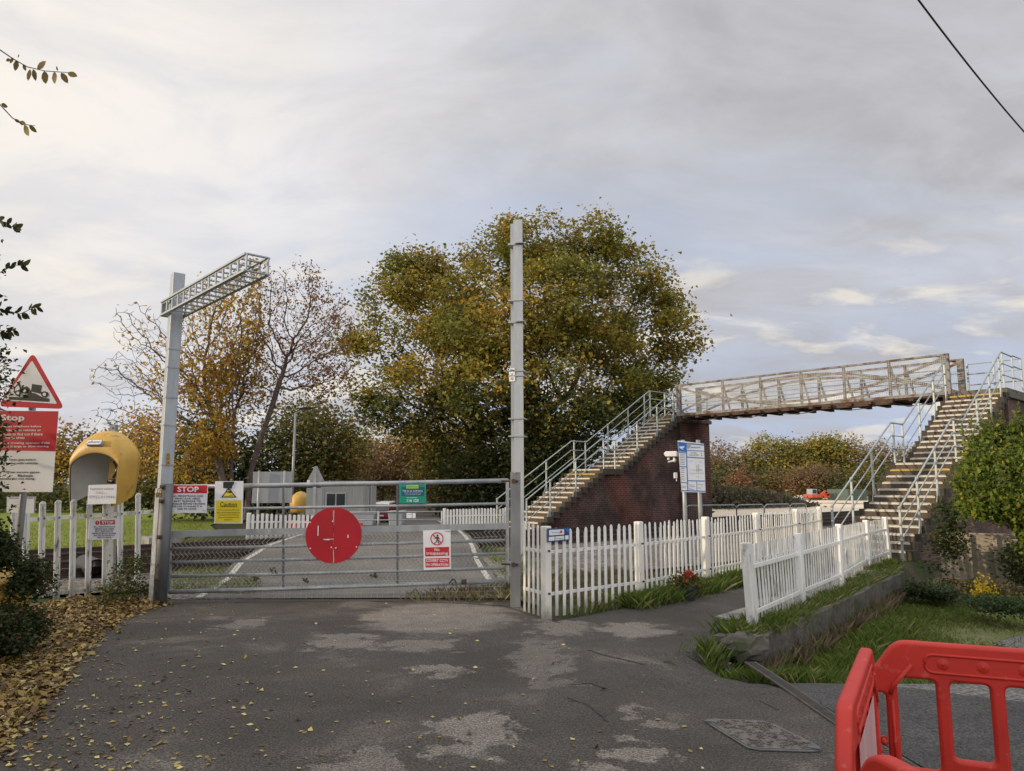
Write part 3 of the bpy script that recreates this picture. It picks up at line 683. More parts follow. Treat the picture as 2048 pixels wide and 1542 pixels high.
s.panel([(846,1061),(901,1059),(902,1138),(847.5,1140.5)], 'white_sign').poly([(850,1095),(898,1093.5),(898.3,1111.5),(850.3,1113)], 'red_sign').poly([(850.5,1117),(898.5,1115.5),(899,1133.5),(851,1135)], 'red_sign')
s.text('No', 869, 1096, 879, 1102, 'white_sign'); s.text('trespassing', 852.5, 1103.5, 896, 1111, 'white_sign'); s.text('COVERT CCTV', 852.5, 1118, 896.5, 1124, 'white_sign', off=.02); s.text('IN OPERATION', 853, 1126.5, 896.5, 1132, 'white_sign', off=.02)
s.ring(874, 1077.5, 13.2, 2.1, 'red_sign')
s.circle(875, 1071, 1.9, 'black', 'symbol').poly([(872,1073.5),(877,1073.5),(876.5,1080),(873,1080)], 'black', 'symbol').poly([(872,1074),(868.5,1077),(869.5,1078.2),(873,1075.5)], 'black', 'symbol').poly([(877,1073.5),(880,1078),(879,1078.5),(876,1076)], 'black', 'symbol')
s.poly([(873,1080),(875.2,1080),(872.5,1085),(869,1088),(868,1086.5),(871,1084)], 'black', 'symbol').poly([(874.5,1080),(876.5,1080),(877.5,1084),(879,1088),(877.3,1088.3),(875.5,1084.5)], 'black', 'symbol')
s.poly([(864.3,1069.3),(865.8,1067.8),(884,1085.8),(882.5,1087.3)], 'red_sign', 'symbol', 3); s.poly([(886,1062),(900,1061),(899,1065)], 'grey_ink'); s.done()
# ================================================================ fences
def pale(mb, p, h, w, th, R, lean=V(0,0,0), mi=0):
    """flat pale with a rounded head; R runs along the fence"""
    R = V(*R).normalized(); Nn = V(R.y, -R.x, 0)
    o = [(-w/2, 0), (w/2, 0), (w/2, h-.03), (w*.3, h-.008), (0, h), (-w*.3, h-.008), (-w/2, h-.03)]
    mb.prism([V(*p) + R*a + V(0,0,b) + V(*lean)*(b/max(h,.01)) for a, b in o], Nn*th, mi)
def fence(name, label, group, pts, h, post_px, sp, pw, rails, postmat='cream_post', palemat='white_pale', tilt=0.0, post_w=.10, post_h=.03, first_post=True, tee=True):
    root = thing(name, label, 'fence', pts[0], group)
    for i in range(len(pts)-1):
        a, b = V(*pts[i]), V(*pts[i+1]); d = (b-a); L = V(d.x, d.y, 0).length; R = V(d.x, d.y, 0).normalized(); Nn = V(R.y, -R.x, 0)
        mb = MB(); n = int((L-.12)/sp)
        for k in range(n):
            q = a + d*((k+.5)*(L-.1)/n + .08)*(1/L); hh = h + random.uniform(-.015, .012)
            pale(mb, q + Nn*.012 + V(0,0,random.uniform(-.01,.01)+.01), hh, pw, .005, R, R*random.uniform(-.022,.022) + Nn*(tilt+random.uniform(-.012,.012)))
            if tee: mb.bar(q + Nn*(.004) + V(0,0,.02), q + Nn*(.004+tilt) + V(0,0,hh-.06), .004, .018, R)
        mb.build('pale_panel', palemat, root)
        for z in rails:
            MB().bar(a + V(0,0,z) + Nn*(tilt*z/h-.012), b + V(0,0,z) + Nn*(tilt*z/h-.012), .012, .04).build('rail', palemat, root)
    for i, q in enumerate(pts):
        if i == 0 and not first_post: continue
        j = min(i, len(pts)-2); R = V(*pts[j+1]) - V(*pts[j]); R.z = 0; R.normalize(); Nn = V(R.y, -R.x, 0)
        H = h + post_h; q = V(*q); mb = MB()
        mb.bar(q - V(0,0,.1) - Nn*.02, q + V(0,0,H) - Nn*(.02-tilt), post_w, post_w, Nn); mb.build('post', postmat, root, bevel=.012)
    return root
FP = [gp(1095,1237), (1.75,10.3,0), (3.05,11.78,0), (4.38,13.42,0), (5.86,15.45,0), (6.98,17.0,0)]
FP = [V(*q) for q in FP]
rf = fence('picket_fence', 'long white picket fence with cream posts running from the gate to the footbridge steps', 'picket fences at the crossing', FP, 1.06, None, .118, .05, (.28,.78))
a = gp(1047, 1222); mb = MB()
for k in range(5):
    q = a.lerp(FP[0], (k+.3)/5.2); pale(mb, q, 1.13 - .012*k, .05, .006, FP[0]-a)
mb.build('pale_panel', 'white_pale', rf)
for z in (.28,.78): MB().bar(a+V(0,.03,z), FP[0]+V(0,.03,z), .012, .04).build('rail', 'white_pale', rf)
mb = MB()
for q in FP: 
    for z in (.3,.8): mb.box(q+V(.02,-.085,z), (.03,.03,.022))
mb.build('bracket', 'rust', rf)
s = Sign('fence_sign', 'small blue and white landscape sign on the near end of the picket fence', 'sign', hit(1117, 1066, FP[0], V(.707,-.707,0)) + V(.05,-.05,0), FP[1]-FP[0])
s.panel([(1095,1057),(1139,1055),(1139,1081),(1095.5,1084)], 'navy').poly([(1098,1060),(1128,1058.5),(1128,1069),(1098,1071)], 'white_sign').poly([(1097.5,1074),(1109,1073),(1109,1081),(1097.5,1082)], 'white_sign').poly([(1110.5,1073),(1128,1071.5),(1128,1079),(1110.5,1081)], 'white_sign').poly([(1130,1071),(1137,1070.5),(1137,1078.5),(1130,1079)], 'white_sign').poly([(1129.5,1057.5),(1137.5,1057),(1137.5,1068),(1133,1063)], 'blue_sign')
s.text('Foot crossing', 1103, 1063, 1119, 1067, 'grey_ink'); s.rect(1120, 1061, 1124, 1066, 'red_sign', 'symbol', 2); s.text('information', 1112, 1075, 1126, 1078, 'grey_ink'); s.done()
# the leaning concrete-posted fence on the right
LP = [gp(1508,1268), gp(1604,1217), gp(1682,1180), gp(1738,1141), gp(1779,1126)]
for q in LP: q.z = 0
lf = thing('leaning_fence', 'shorter white picket fence leaning on broad posts above the low retaining wall', 'fence', LP[0], 'picket fences at the crossing')
top = [(1492,1085),(1595,1066),(1677,1048),(1731,1040),(1769,1034)]
tp = [at(x, y, q.y+.05) for (x, y), q in zip(top, LP)]
for i in range(4):
    mb = MB(); a, b, c0, c1 = LP[i], LP[i+1], tp[i], tp[i+1]; L = (b-a).length; n = int(L/.115); R = (b-a).normalized(); Nn = V(R.y, -R.x, 0)
    for k in range(n):
        f = (k+.6)/n; lo = a.lerp(b, f) + V(0,0,.03); hi = c0.lerp(c1, f) - Nn*.0 + V(0,0,-.035+random.uniform(-.012,.012))
        mb.bar(lo - Nn*.03 + R*random.uniform(-.01,.01), hi - Nn*.03 + R*random.uniform(-.012,.012), .062, .006, Nn)
    mb.build('pale_panel', 'white_dirty', lf)
    for f in (.22, .72):
        m0, m1 = a.lerp(c0, f), b.lerp(c1, f); MB().bar(m0 + Nn*.0, m1 + Nn*.0, .02, .045).build('rail', 'white_pale', lf)
for i, (q, c) in enumerate(zip(LP, tp)):
    R = (LP[min(i+1,4)] - LP[min(i,3)]).normalized(); Nn = V(R.y, -R.x, 0)
    MB().bar(q - V(0,0,.1), c, .12 if i else .15, .09, Nn).build('post', 'white_pale' if i else 'white_dirty', lf, bevel=.012)
# left fence by the telephone
LFa, LFb = gp(30,1207), gp(305,1172); LFa.z = LFb.z = 0
lfd = (LFb-LFa).normalized(); lfn = V(lfd.y, -lfd.x, 0)
fl = thing('weathered_fence', 'weathered white picket fence with wide gaps below the yellow telephone hood', 'fence', LFa, 'picket fences at the crossing')
for i, (px, t_, b_) in enumerate(((28,1010,1150),(52,1008,1190),(84,1004,1196),(115,1001,1201),(146,1000,1203),(178,998,1196),(210,996,1192),(240,993,1190),(275,987,1168))):
    p0 = hit(px-2+ (0 if px>200 else -2), b_, LFa, lfn); p1 = hit(px, t_, LFa, lfn); mb = MB()
    mb.bar(p0 + lfn*.02, p1 + lfn*.02 - V(0,0,.02), .085, .012, lfn); pale(mb, p1 + lfn*.026 - V(0,0,.03), .04, .085, .012, lfd)
    mb.bar(p0 + lfn*.032, p1 + lfn*.032 - V(0,0,.04), .012, .018, lfn)
    mb.build('pale', 'white_dirty', fl)
for (ya, yb) in ((1042,1023),(1196,1166)):
    MB().bar(hit(20, ya, LFa, lfn), hit(305, yb, LFa, lfn), .012, .055).build('rail', 'white_dirty', fl)
mb = MB()
for px in (85,115,178,210,240,275,300): mb.ball(hit(px, 1040-(px-30)*.06, LFa, lfn)+lfn*.05, .015, 6, 4)
mb.build('bolt', 'galv_dark', fl)
# fences and gate on the far side of the line
def farfence(name, label, px0, px1, top0, top1, bot0, bot1, Y0, Y1, n):
    a, b = at(px0, bot0, Y0), at(px1, bot1, Y1); root = thing(name, label, 'fence', a, 'picket fences at the crossing'); R = (b-a).normalized(); mb = MB()
    h0, h1 = at(px0, top0, Y0).z-a.z, at(px1, top1, Y1).z-b.z
    for k in range(n):
        f = k/(n-1); p = a.lerp(b, f); pale(mb, p, h0*(1-f)+h1*f + random.uniform(-.02,.02), .075, .02, V(R.x, R.y, 0))
    mb.build('pale_panel', 'white_pale', root)
    for f in (.2,.72): MB().bar(a+V(0,.03,h0*f), b+V(0,.03,h1*f), .02, .05).build('rail', 'white_pale', root)
    for p, h_ in ((a,h0),(b,h1)): MB().bar(p+V(0,.06,-.3), p+V(0,.06,h_*1.02), .1, .1, V(0,1,0)).build('post', 'white_dirty', root)
    return root
farfence('picket_fence', 'short white picket fence beyond the tracks, left of the red disc', 494, 640, 1027, 1030, 1087, 1082, 21.5, 22.5, 17)
farfence('picket_fence', 'cream white picket fence beyond the tracks, right of the far gate', 888, 1012, 1018, 1016, 1068, 1067, 25.5, 26.5, 21)
fg = thing('far_gate', 'thin tubular grey gate on the far side of the railway crossing', 'gate', at(700,1062,25))
for y in (1024, 1040, 1056): MB().tube([at(640,y+1,25), at(885,y-1,25.5)], .025, 6).build('gate_bar', 'galv', fg, True)
for px in (640,757,884): MB().tube([at(px,1064,25.2), at(px,1022,25.2)], .035, 6).build('end_stile', 'galv', fg, True)
s = Sign('paper_notice', 'pair of white notices on the far gate', 'notice', at(826,1031,25.1), V(1,0,0)); s.panel([(813,1026),(823.5,1026),(823.5,1036),(813,1036)], 'white_sign').panel([(825,1026),(831,1026),(831,1036),(825,1036)], 'white_sign'); s.text('notice', 815, 1028, 822, 1030, 'grey_ink'); s.done()
# ================================================================ electrification masts
def HP(px, Y, top=0, bot=0.0):
    p = at(px, 968, Y); return V(p.x, p.y, 0)
mp = HP(330, 20.0, 0); mt = at(356, 548, 20.0)
mast = thing('gantry_mast', 'tall galvanised box mast with a ladder-like arm over the railway, left of the gate', 'mast', mp)
A1 = V(-TD.x, -TD.y, 0)
axis_ = lambda f: mp.lerp(mt, f)
MB().bar(mp, mt, .31, .30, TN).build('column', 'mast', mast, bevel=.01)
MB().box((mp.x, mp.y, .1), (.8,.8,.25), TN).build('base_plate', 'concrete', mast)
def zfor(py, Y): return at(340, py, Y).z
mb = MB()
for py in (700, 736, 796, 851, 930):
    f = zfor(py, 20)/mt.z; q = axis_(f); mb.box(q, (.335,.33,.035), TN, None, (mt-mp).normalized())
mb.build('strap', 'galv', mast)
boom = MB(); dark = MB()
BDIR = V(.665,-.747,0); BLAT = V(.747,.665,0); BH = .38; zb0 = zfor(629, 20)
o0 = axis_(zb0/mt.z); o0.z = 0; o0 = o0 - BDIR*.42; end = BDIR*5.9
for s_ in (-.245, .245):
    for z in (zb0, zb0+BH):
        a = o0 + BLAT*s_ + V(0,0,z); boom.bar(a, a + end, .10, .045)
        boom.bar(a + V(0,0,.03*(1 if z == zb0 else -1)) , a + end + V(0,0,.03*(1 if z == zb0 else -1)), .012, .06)
    for i in range(14):
        a = o0 + BLAT*s_ + end*(i/13) + V(0,0,zb0); boom.bar(a, a + V(0,0,BH), .075, .03, BLAT)
for i in range(14):
    for z in (zb0, zb0+BH):
        a = o0 + end*(i/13) + V(0,0,z); boom.bar(a - BLAT*.245, a + BLAT*.245, .07, .03)
boom.box(o0 + V(0,0,zb0+BH/2), (.03,.5,BH+.05), BDIR)
boom.build('arm', 'mast', mast)
ps = Sign('danger_plate', '', '', axis_(zfor(918,20)/mt.z) - TN*.20, TD, thing_=mast)
ps.panel([(334,906),(340,906),(340,931),(334,931)], pmat('orange_plate', (.55,.27,.02), (.48,.22,.02), 4, .5), 'plate')
for i, ch in enumerate('DFB'): ps.text(ch, 335, 908+i*7.6, 339, 913+i*7.6, 'black')
ps.done()
rp = HP(1036, 16.5, 0); rt = at(1033, 443, 16.5)
m2 = thing('gantry_mast', 'tall plain galvanised H-section mast without an arm, right of the gate', 'mast', rp)
H = rt.z; r0 = V(rp.x, rp.y, 0); mb = MB()
c1 = r0 + V(.06,0,0)
up = V(rt.x - rp.x + .0, 0, H).normalized()
R = V(.97,-.25,0).normalized(); Q = V(R.y,-R.x,0)          # R across the face, Q towards the camera
mb.bar(c1 - R*.0 + Q*.12 + V(0,0,-.1), c1 + Q*.12 + up*H, .215, .022, Q)
mb.bar(c1 - Q*.12 - R*.0 + V(0,0,-.1) - R*.13, c1 - Q*.12 - R*.13 + up*H, .215, .022, Q)
mb.bar(c1 - R*.075 + V(0,0,-.1), c1 - R*.075 + up*H, .018, .24, Q)
mb.build('column', 'mast', m2)
mb = MB()
for py, big in ((491,1),(603,0),(646,1),(743,0),(753,0),(838,0),(873,0)):
    z = at(1033, py, 16.5).z; q = c1 + up*(z/up.z) - R*.05; mb.box(q, (.36,.31,.03 if not big else .045), R); 
    if big: mb.box(q + R*.10 + Q*.16, (.2,.12,.02), R)
mb.build('strap', 'galv', m2)
ps = Sign('number_plate', '', '', c1 + Q*.15 - R*.13 + up*5, R, thing_=m2)
ps.panel([(1018,737),(1029.5,736),(1030,762),(1018.5,763)], 'white_sign', 'plate'); ps.text('ZFM', 1019.5, 739, 1028.5, 743.5, 'black'); ps.text('17', 1022, 747, 1026, 751, 'black'); ps.text('32', 1021, 755, 1027, 759.5, 'black'); ps.done()
# ================================================================ telephone hood and signs at the left
def z1(x, y): return (x*.3632, 680 + y*.3632)
ph = hit(213, 1190, LFa, lfn); ph.z = 0; ph += V(0.0,.12,0)
pole = thing('phone_post', 'grey galvanised square post carrying the yellow telephone hood', 'post', ph)
pt_ = at(228, 850, ph.y); MB().bar(ph, pt_, .09, .09, V(0,1,0)).build('post', 'galv', pole); MB().tube([at(226,856,ph.y-.05), at(226,856,ph.y-.03)], .012, 8).build('hole', 'black', pole)
yw = math.radians(13); hf = V(-math.sin(yw), -math.cos(yw), 0); hr = V(math.cos(yw), -math.sin(yw), 0)
hc = at(187, 947, ph.y-.62); k_ = (ph.y-.55)/F
hood = thing('phone_hood', 'domed yellow telephone hood with an arched opening above the weathered fence', 'telephone hood', V(hc.x, hc.y, hc.z-.45))
HW, HT, HBm = 68*k_/math.cos(yw), 86*k_, 62*k_
def arch(sx, sz, n=28, drop=1.0, cxo=0.0, czo=0.0):
    pts = []
    for i in range(n+1):
        q = PI*(1.0 - i/n)                           # left foot over the crown to the right foot
        x, z = math.cos(q), math.sin(q)
        ext = max(0.0, (abs(i/n-.5)-.36)/.14)
        pts.append((HW*sx*x*(1-.22*ext) + cxo, HT*sz*(max(z,0)**.97) - HBm*drop*(ext**1.1) + czo))
    return pts
rings = [(.87,.50,.00,.98,-.0,-.02), (.90,.54,-.015,1.0,-.0,-.02), (.965,.76,.02,1.01,-.0,0), (1.02,.91,.09,.97,0,0), (1.06,.99,.20,.88,0,0), (1.07,1.0,.30,.78,0,0), (1.085,1.01,.315,.77,0,0), (1.08,1.0,.33,.76,0,0), (.98,.92,.46,.64,0,0), (.74,.72,.57,.5,0,0), (.40,.42,.64,.4,0,0), (.08,.1,.67,.3,0,0)]
def shell(rs, mat, nm):
    mb = MB(); n = 28; vs = []
    for sx_, sz_, dp_, dr, cx_, cz_ in rs:
        for x, z in arch(sx_, sz_, n, dr, cx_*1.0, cz_): vs.append(hc + hr*x + V(0,0,z) - hf*(dp_*.86))
    fs = [(j*(n+1)+i, j*(n+1)+i+1, (j+1)*(n+1)+i+1, (j+1)*(n+1)+i) for j in range(len(rs)-1) for i in range(n)]
    mb.add(vs, fs); return mb.build(nm, mat, hood, True)
shell(rings, 'hood_yellow', 'shell')
shell([(.865,.495,.004,.97,-.0,-.02), (.92,.64,.08,.93,-.0,0), (.97,.80,.2,.85,0,0), (.90,.74,.38,.7,0,0), (.66,.58,.52,.55,0,0), (.3,.3,.60,.4,0,0), (.02,.02,.6,.4,0,0)], 'hood_inner', 'lining')
e = arch(.868,.498,28,.975,-.0,-.02); MB().tube([hc + hr*x + V(0,0,z) + hf*.002 for x, z in e], .009, 6).build('edge_trim', 'rubber', hood, True)
bk = hc - hf*.30 + hr*.13 + V(0,0,.07)
tbox = MB().box(bk + V(0,0,-.09), (.22,.08,.46), hr).build('telephone_box', 'hood_yellow', hood, bevel=.01)
hs = bk + hf*.06 + V(0,0,-.02)
MB().tube([hs+hr*.02+V(0,0,.13)+hf*.03, hs+hr*.035+V(0,0,.10), hs+hr*.05+V(0,0,.02), hs+hr*.04+V(0,0,-.07), hs+hr*.015+V(0,0,-.10)+hf*.03], [.028,.024,.016,.022,.028], 8).box(hs+V(0,0,-.16), (.16,.05,.06), hr).build('handset', 'handset', tbox, True)
npn = (hf*.86 + V(0,0,.5)).normalized(); npl = hc - hf*.02 + V(0,0,HT*.715) + hr*.0
s = Sign('nameplate', '', '', npl, hr, up=(npn.cross(hr)).normalized()*(1 if npn.cross(hr).z > 0 else -1), thing_=hood)
MBp = MB(); q = npl + hf*.055; w_, h_ = .13, .043
def rr(c, w, h, r, R, U, n=5):
    out = []
    for sx_, sy_, a0 in ((1,1,0),(-1,1,PI/2),(-1,-1,PI),(1,-1,1.5*PI)):
        for i in range(n+1):
            a = a0 + PI/2*i/n; out.append(c + R*(sx_*(w-r) + math.cos(a)*r) + U*(sy_*(h-r) + math.sin(a)*r))
    return out
U_ = s.u; MB().prism(rr(q, w_, h_, .02, hr, U_), -s.n*.05).build('nameplate', 'grey_ink', hood)
MB().prism(rr(q+s.n*.002, w_-.01, h_-.01, .015, hr, U_), -s.n*.002).build('nameplate_face', 'white_sign', hood)
vs, fs = textmesh('phone', .0); xs = [v[0] for v in vs]; ys = [v[1] for v in vs]
MB().add([q + s.n*.005 + hr*((v[0]-min(xs))/(max(xs)-min(xs))*.2-.1 + (v[1])*.02) + U_*((v[1]-min(ys))/(max(ys)-min(ys))*.065-.035) for v in vs], fs).build('lettering', 'black', hood)
s = Sign('call_plate', 'white plate with a faded telephone number under the hood opening', 'sign', hc + hf*.16 + V(0,0,-.3), V(1,-.02,0))
s.panel([(177,970),(233.5,968.5),(231.5,1007),(174.5,1009)], 'white_sign'); s.text('RESIDENT KEEPER', 181, 976, 228, 979.5, 'grey_ink'); s.text('CALL....', 192, 983, 214, 987, 'grey_ink'); s.text('07922-010944', 178, 991, 229, 996.5, 'grey_ink', off=.0); s.done()
s = Sign('stop_notice', 'small rounded white STOP notice tied to the weathered fence below the hood', 'sign', hit(208, 1058, LFa, lfn)+lfn*.06, lfd)
s.panel([(179,1038.5),(237,1036),(237.5,1075),(235,1078),(178,1080),(176.5,1078)], 'white_sign'); s.poly([(200,1041),(230,1040),(230,1048.5),(200,1049.5)], 'red_sign'); s.text('STOP', 203, 1042, 227, 1047.5, 'white_sign', off=.03); s.circle(194.5, 1045.5, 4.2, 'red_sign'); s.text('!', 193.7, 1043, 195.3, 1048, 'white_sign')
for i, (tx, a, b) in enumerate((('ALL PEDESTRIANS &', 187,230), ('VEHICULAR USERS', 189,228), ('MUST TELEPHONE THE', 190,226), ('SIGNALLER BEFORE CROSSING', 184,232), ('THE LINE TO ENSURE IT IS', 187,229), ('SAFE TO CROSS', 194,222))): s.text(tx, a, 1052+i*4.3, b, 1055+i*4.3, 'black', off=.01)
s.done()
tr = at(64, 770, 8.8); TRR = V(1,-.06,0)
wp = thing('warning_post', 'grey post in the hedge carrying the triangular warning sign and the red Stop board', 'post', (tr.x-.06, tr.y+.06, 0))
MB().tube([(tr.x-.06, tr.y+.07, 0), (tr.x-.01, tr.y+.07, at(60,735,8.8).z)], .038, 12).build('post', 'galv', wp, True)
s = Sign('warning_triangle', 'red-bordered triangular sign picturing a long vehicle grounding on a hump', 'road sign', tr, TRR)
def rtri(P3, r):
    out = []
    c = [V(x, y, 0) for x, y in P3]
    for i in range(3):
        a, b, d = c[i-1], c[i], c[(i+1) % 3]; u, v = (a-b).normalized(), (d-b).normalized()
        for f in (0,.25,.5,.75,1): q = (b+u*r).lerp(b+v*r, f); m_ = b.lerp(q, .72 if f in (.25,.5,.75) else 1.0) if False else q; out.append(((b+u*r)*(1-f)**2 + b*(2*f*(1-f)) + (b+v*r)*f*f)[:2])
    return out
T3 = [z1(180,66), z1(355,380), z1(-12,366)]
s.panel(rtri(T3, 14), 'red_sign'); s.poly(rtri([z1(177,112), z1(316,352), z1(18,332)], 4), 'white_sign')
def zp(pts, mat='black', lay=2): s.poly([z1(*q) for q in pts], mat, 'symbol', lay)
zp([(50,312),(115,315),(165,292),(190,292),(240,318),(273,322),(272,341),(50,328)])
zp([(76,285),(78,262),(98,242),(112,245),(124,290),(112,296),(80,293)]); zp([(84,280),(86,266),(100,251),(107,254),(112,272),(96,280)], 'white_sign', 3)
zp([(120,262),(150,255),(166,270),(176,292),(160,296),(125,288)]); zp([(178,242),(232,250),(224,296),(172,284)]); zp([(224,285),(262,287),(270,300),(262,308),(226,300)])
for x, y, r in ((102,293,16),(138,280,15),(248,300,17)): cx_, cy_ = z1(x, y); s.circle(cx_, cy_, r*.3632, 'black', 'symbol', 4); s.circle(cx_, cy_, r*.19, 'white_sign', 'symbol', 5)
s.done()
s = Sign('stop_board', 'tall red over white Stop board half hidden by the hedge at left', 'road sign', tr, TRR)
s.panel([(-24,821),(117,822),(104.5,984),(-30,984)], 'white_sign').poly([(-23,821.5),(116.5,822.5),(111.5,902.5),(-26,900)], 'red_sign')
s.text('Stop', 2, 829, 50, 845, 'white_sign', off=.03)
for tx, a, b, y in (('Always telephone before', 2,83,854), ('crossing with vehicles or', 1,83,861.5), ('animals to find out if there', 0,86,869), ('is time to cross', 0,50,876), ('Tell the crossing operator if the', -6,100,887), ('vehicle is large or slow moving', -4,98,894)): s.text(tx, a, y-3.4, b, y+2, 'white_sign', off=.02)
for tx, a, b, y in (('Open gate before', 18,72,920), ('crossing with vehicles', 5,76,927), ('Then secure gates', 12,79,945), ('Maximum', 36,66,951.5), ('penalty for not doing', 0,69,958)): s.text(tx, a, y-3, b, y+2.4, 'black', off=.02)
s.done()
s = Sign('crossing_notice', 'small white notice with dark text behind the first weathered pales', 'sign', at(44,1010,9.8), V(1,0,0))
s.panel([(14,992),(71,993),(69,1027),(13,1025)], 'white_sign'); s.poly([(14.5,992.5),(70.5,993.5),(69,1026.5),(68,1026),(69.6,994.5),(14.5,993.5)], 'navy'); s.text('Level crossing information', 18, 995, 67, 998, 'black')
for i in range(3): s.text('In an emergency call the signaller', 28, 1003+i*5, 52, 1005+i*5, 'grey_ink')
s.done()
bp = gp(40, 1190); bin_ = thing('grit_bin', 'yellow plastic grit bin overgrown with ivy at the left edge', 'grit bin', (-5.80, 8.1, 0))
mb = MB(); c = V(-5.80, 8.1, .05); mb.add([c+V(x*sx_, y*sx_, z) for z, sx_ in ((0,.85),(.50,1.0)) for x, y in ((-.5,-.35),(.5,-.35),(.5,.35),(-.5,.35))], [(3,2,1,0),(4,5,6,7),(0,1,5,4),(1,2,6,5),(2,3,7,6),(3,0,4,7)]); mb.build('tub', 'hood_yellow', bin_, bevel=.03)
mb = MB(); mb.add([c+V(x*s_, y*s_, z) for z, s_ in ((.50,1.06),(.55,1.06),(.66,.7)) for x, y in ((-.5,-.35),(.5,-.35),(.5,.35),(-.5,.35))], [(3,2,1,0),(8,9,10,11)]+[(a+k,a+(k+1)%4,a+4+(k+1)%4,a+4+k) for a in (0,4) for k in range(4)]); mb.build('lid', 'hood_yellow', bin_, bevel=.02)
dr = thing('cable_drum', 'black plastic pipe offcut lying on the ballast behind the weathered fence', 'pipe', gp(165,1172))
a, b = gp(148,1150)+V(0,.3,.16), gp(192,1158)+V(0,0,.16)
MB().tube([a, b], .17, 18, cap=False).tube([b, a], .15, 18, cap=False).build('pipe_wall', 'rubber', dr, True)
# ================================================================ footbridge
AB = math.radians(42.5); BD = V(math.cos(AB), math.sin(AB), 0); BN = V(-math.sin(AB), math.cos(AB), 0)
S0 = at(1896, 785, 23.0); DZ = S0.z; S0.z = 0
SPAN = 10.0; SWD = 1.56; L0 = S0 + BN*SPAN
fb = thing('footbridge', 'old riveted iron footbridge on brick piers with railed steps either side of the railway', 'footbridge', S0)
GO, NL, NU = .29, 13, 14; RISE = DZ/(NL+NU); LAND = .85
def flight(base, side, brick):
    """base: top of the flight at the bridge; steps run down along -BD; side: direction across the flight from base"""
    # step list from the top: distance, height of tread
    tr = []; d = 0.0; z = DZ
    for i in range(NU): z -= RISE; tr.append((d, GO, z, i == 0)); d += GO
    tr[-1] = (tr[-1][0], GO + LAND, tr[-1][2], False); d += LAND
    for i in range(NL-1): z -= RISE; tr.append((d, GO, z, i == 0)); d += GO
    body = thing_part('stair_base', fb)
    prof = [(0, DZ-.32)]
    for (a, g_, z_, y_) in tr: prof += [(a+.02, z_-.20), (a+g_+.02, z_-.20)]
    q = [(max(x, 0), max(z_, -.1)) for x, z_ in prof]
    lastd = tr[-1][0] + tr[-1][1]
    q += [(lastd, -.6), (0, -.6)]
    ps = [base - BD*x + side*.10 + V(0,0,z_) for x, z_ in q]
    mb = MB(); mb.prism(ps, side*(SWD-.20)); o = mb.build('stair_base', brick, fb)
    for (a, g_, z_, y_) in tr:
        mb = MB(); c = base - BD*(a + g_/2) + side*(SWD/2) + V(0,0,z_-RISE/2-.02)
        mb.box(c, (g_ + .02, SWD-.14, RISE+.04), BD)
        c2 = base - BD*(a + g_ - .008) + side*(SWD/2) + V(0,0,z_+.003)
        mb.box(base - BD*(a + g_ - .03) + side*(SWD/2) + V(0,0,z_+.004), (.05, SWD-.16, .016), BD, mi=1)
        mb.box(base - BD*(a + g_ + .012) + side*(SWD/2) + V(0,0,z_-.022), (.012, SWD-.16, .035), BD, mi=1)
        for f in (.02, SWD-.02):                         # kerb blocks stepping up both sides
            mb.box(base - BD*(a + g_/2) + side*f + V(0,0,z_-RISE*.55), (g_*1.04, .17, RISE*1.25), BD, mi=2)
        # rail bracket plate at the side
        mb.build('step', ['tread', 'nosing_yellow' if y_ else 'nosing', 'kerb'], o)
    # railings: three rails each side, posts with splayed feet
    for f in (.05, SWD-.05):
        line = [(-1.15 if brick == 'brick_red' else -.05, DZ), (0.05, DZ), (NU*GO, DZ-RISE*NU), (NU*GO+LAND, DZ-RISE*NU), (NU*GO+LAND+NL*GO, 0.0)]
        base_pts = [base - BD*x + side*f + V(0,0,z_) for x, z_ in line]
        if f < .1: base_pts = base_pts[1:]
        for h_, r_ in ((1.08,.023), (.74,.016), (.40,.016)):
            MB().tube([p + V(0,0,h_) for p in base_pts], r_, 8).build('handrail', 'rail_green', fb, True)
        posts = [(.35,1), (NU*GO*.36,1), (NU*GO*.68,1), (NU*GO+.06,0), (NU*GO+LAND-.15,0), (NU*GO+LAND+NL*GO*.36,1), (NU*GO+LAND+NL*GO*.70,1), (NU*GO+LAND+NL*GO-.02,0)]
        if f > .1: posts = [(-1.1,0), (-.05,0)] + posts
        for x, foot in posts:
            z_ = DZ if x < 0 else (DZ - RISE*x/GO if x < NU*GO else (DZ-RISE*NU if x < NU*GO+LAND else DZ-RISE*NU-RISE*(x-NU*GO-LAND)/GO))
            p = base - BD*x + side*f; mb = MB()
            mb.bar(p + V(0,0,z_-.22), p + V(0,0,z_+1.08), .042, .042, BD)
            if foot: mb.prism([p - BD*.025 + side*.02 + V(0,0,z_+.18), p - BD*.17 + side*.02 + V(0,0,z_-.20), p + BD*.13 + side*.02 + V(0,0,z_-.20), p + BD*.03 + side*.02 + V(0,0,z_+.18)], -side*.012)
            for h_ in (1.08,.74,.40): mb.ball(p + V(0,0,z_+h_), .042, 8, 5)
            mb.build('railing_post', 'rail_green', fb)
    return tr
def thing_part(n, r): return None
trR = flight(S0, -BN, 'brick_red')
trL = flight(L0, BN, 'brick')
PW = 2.15
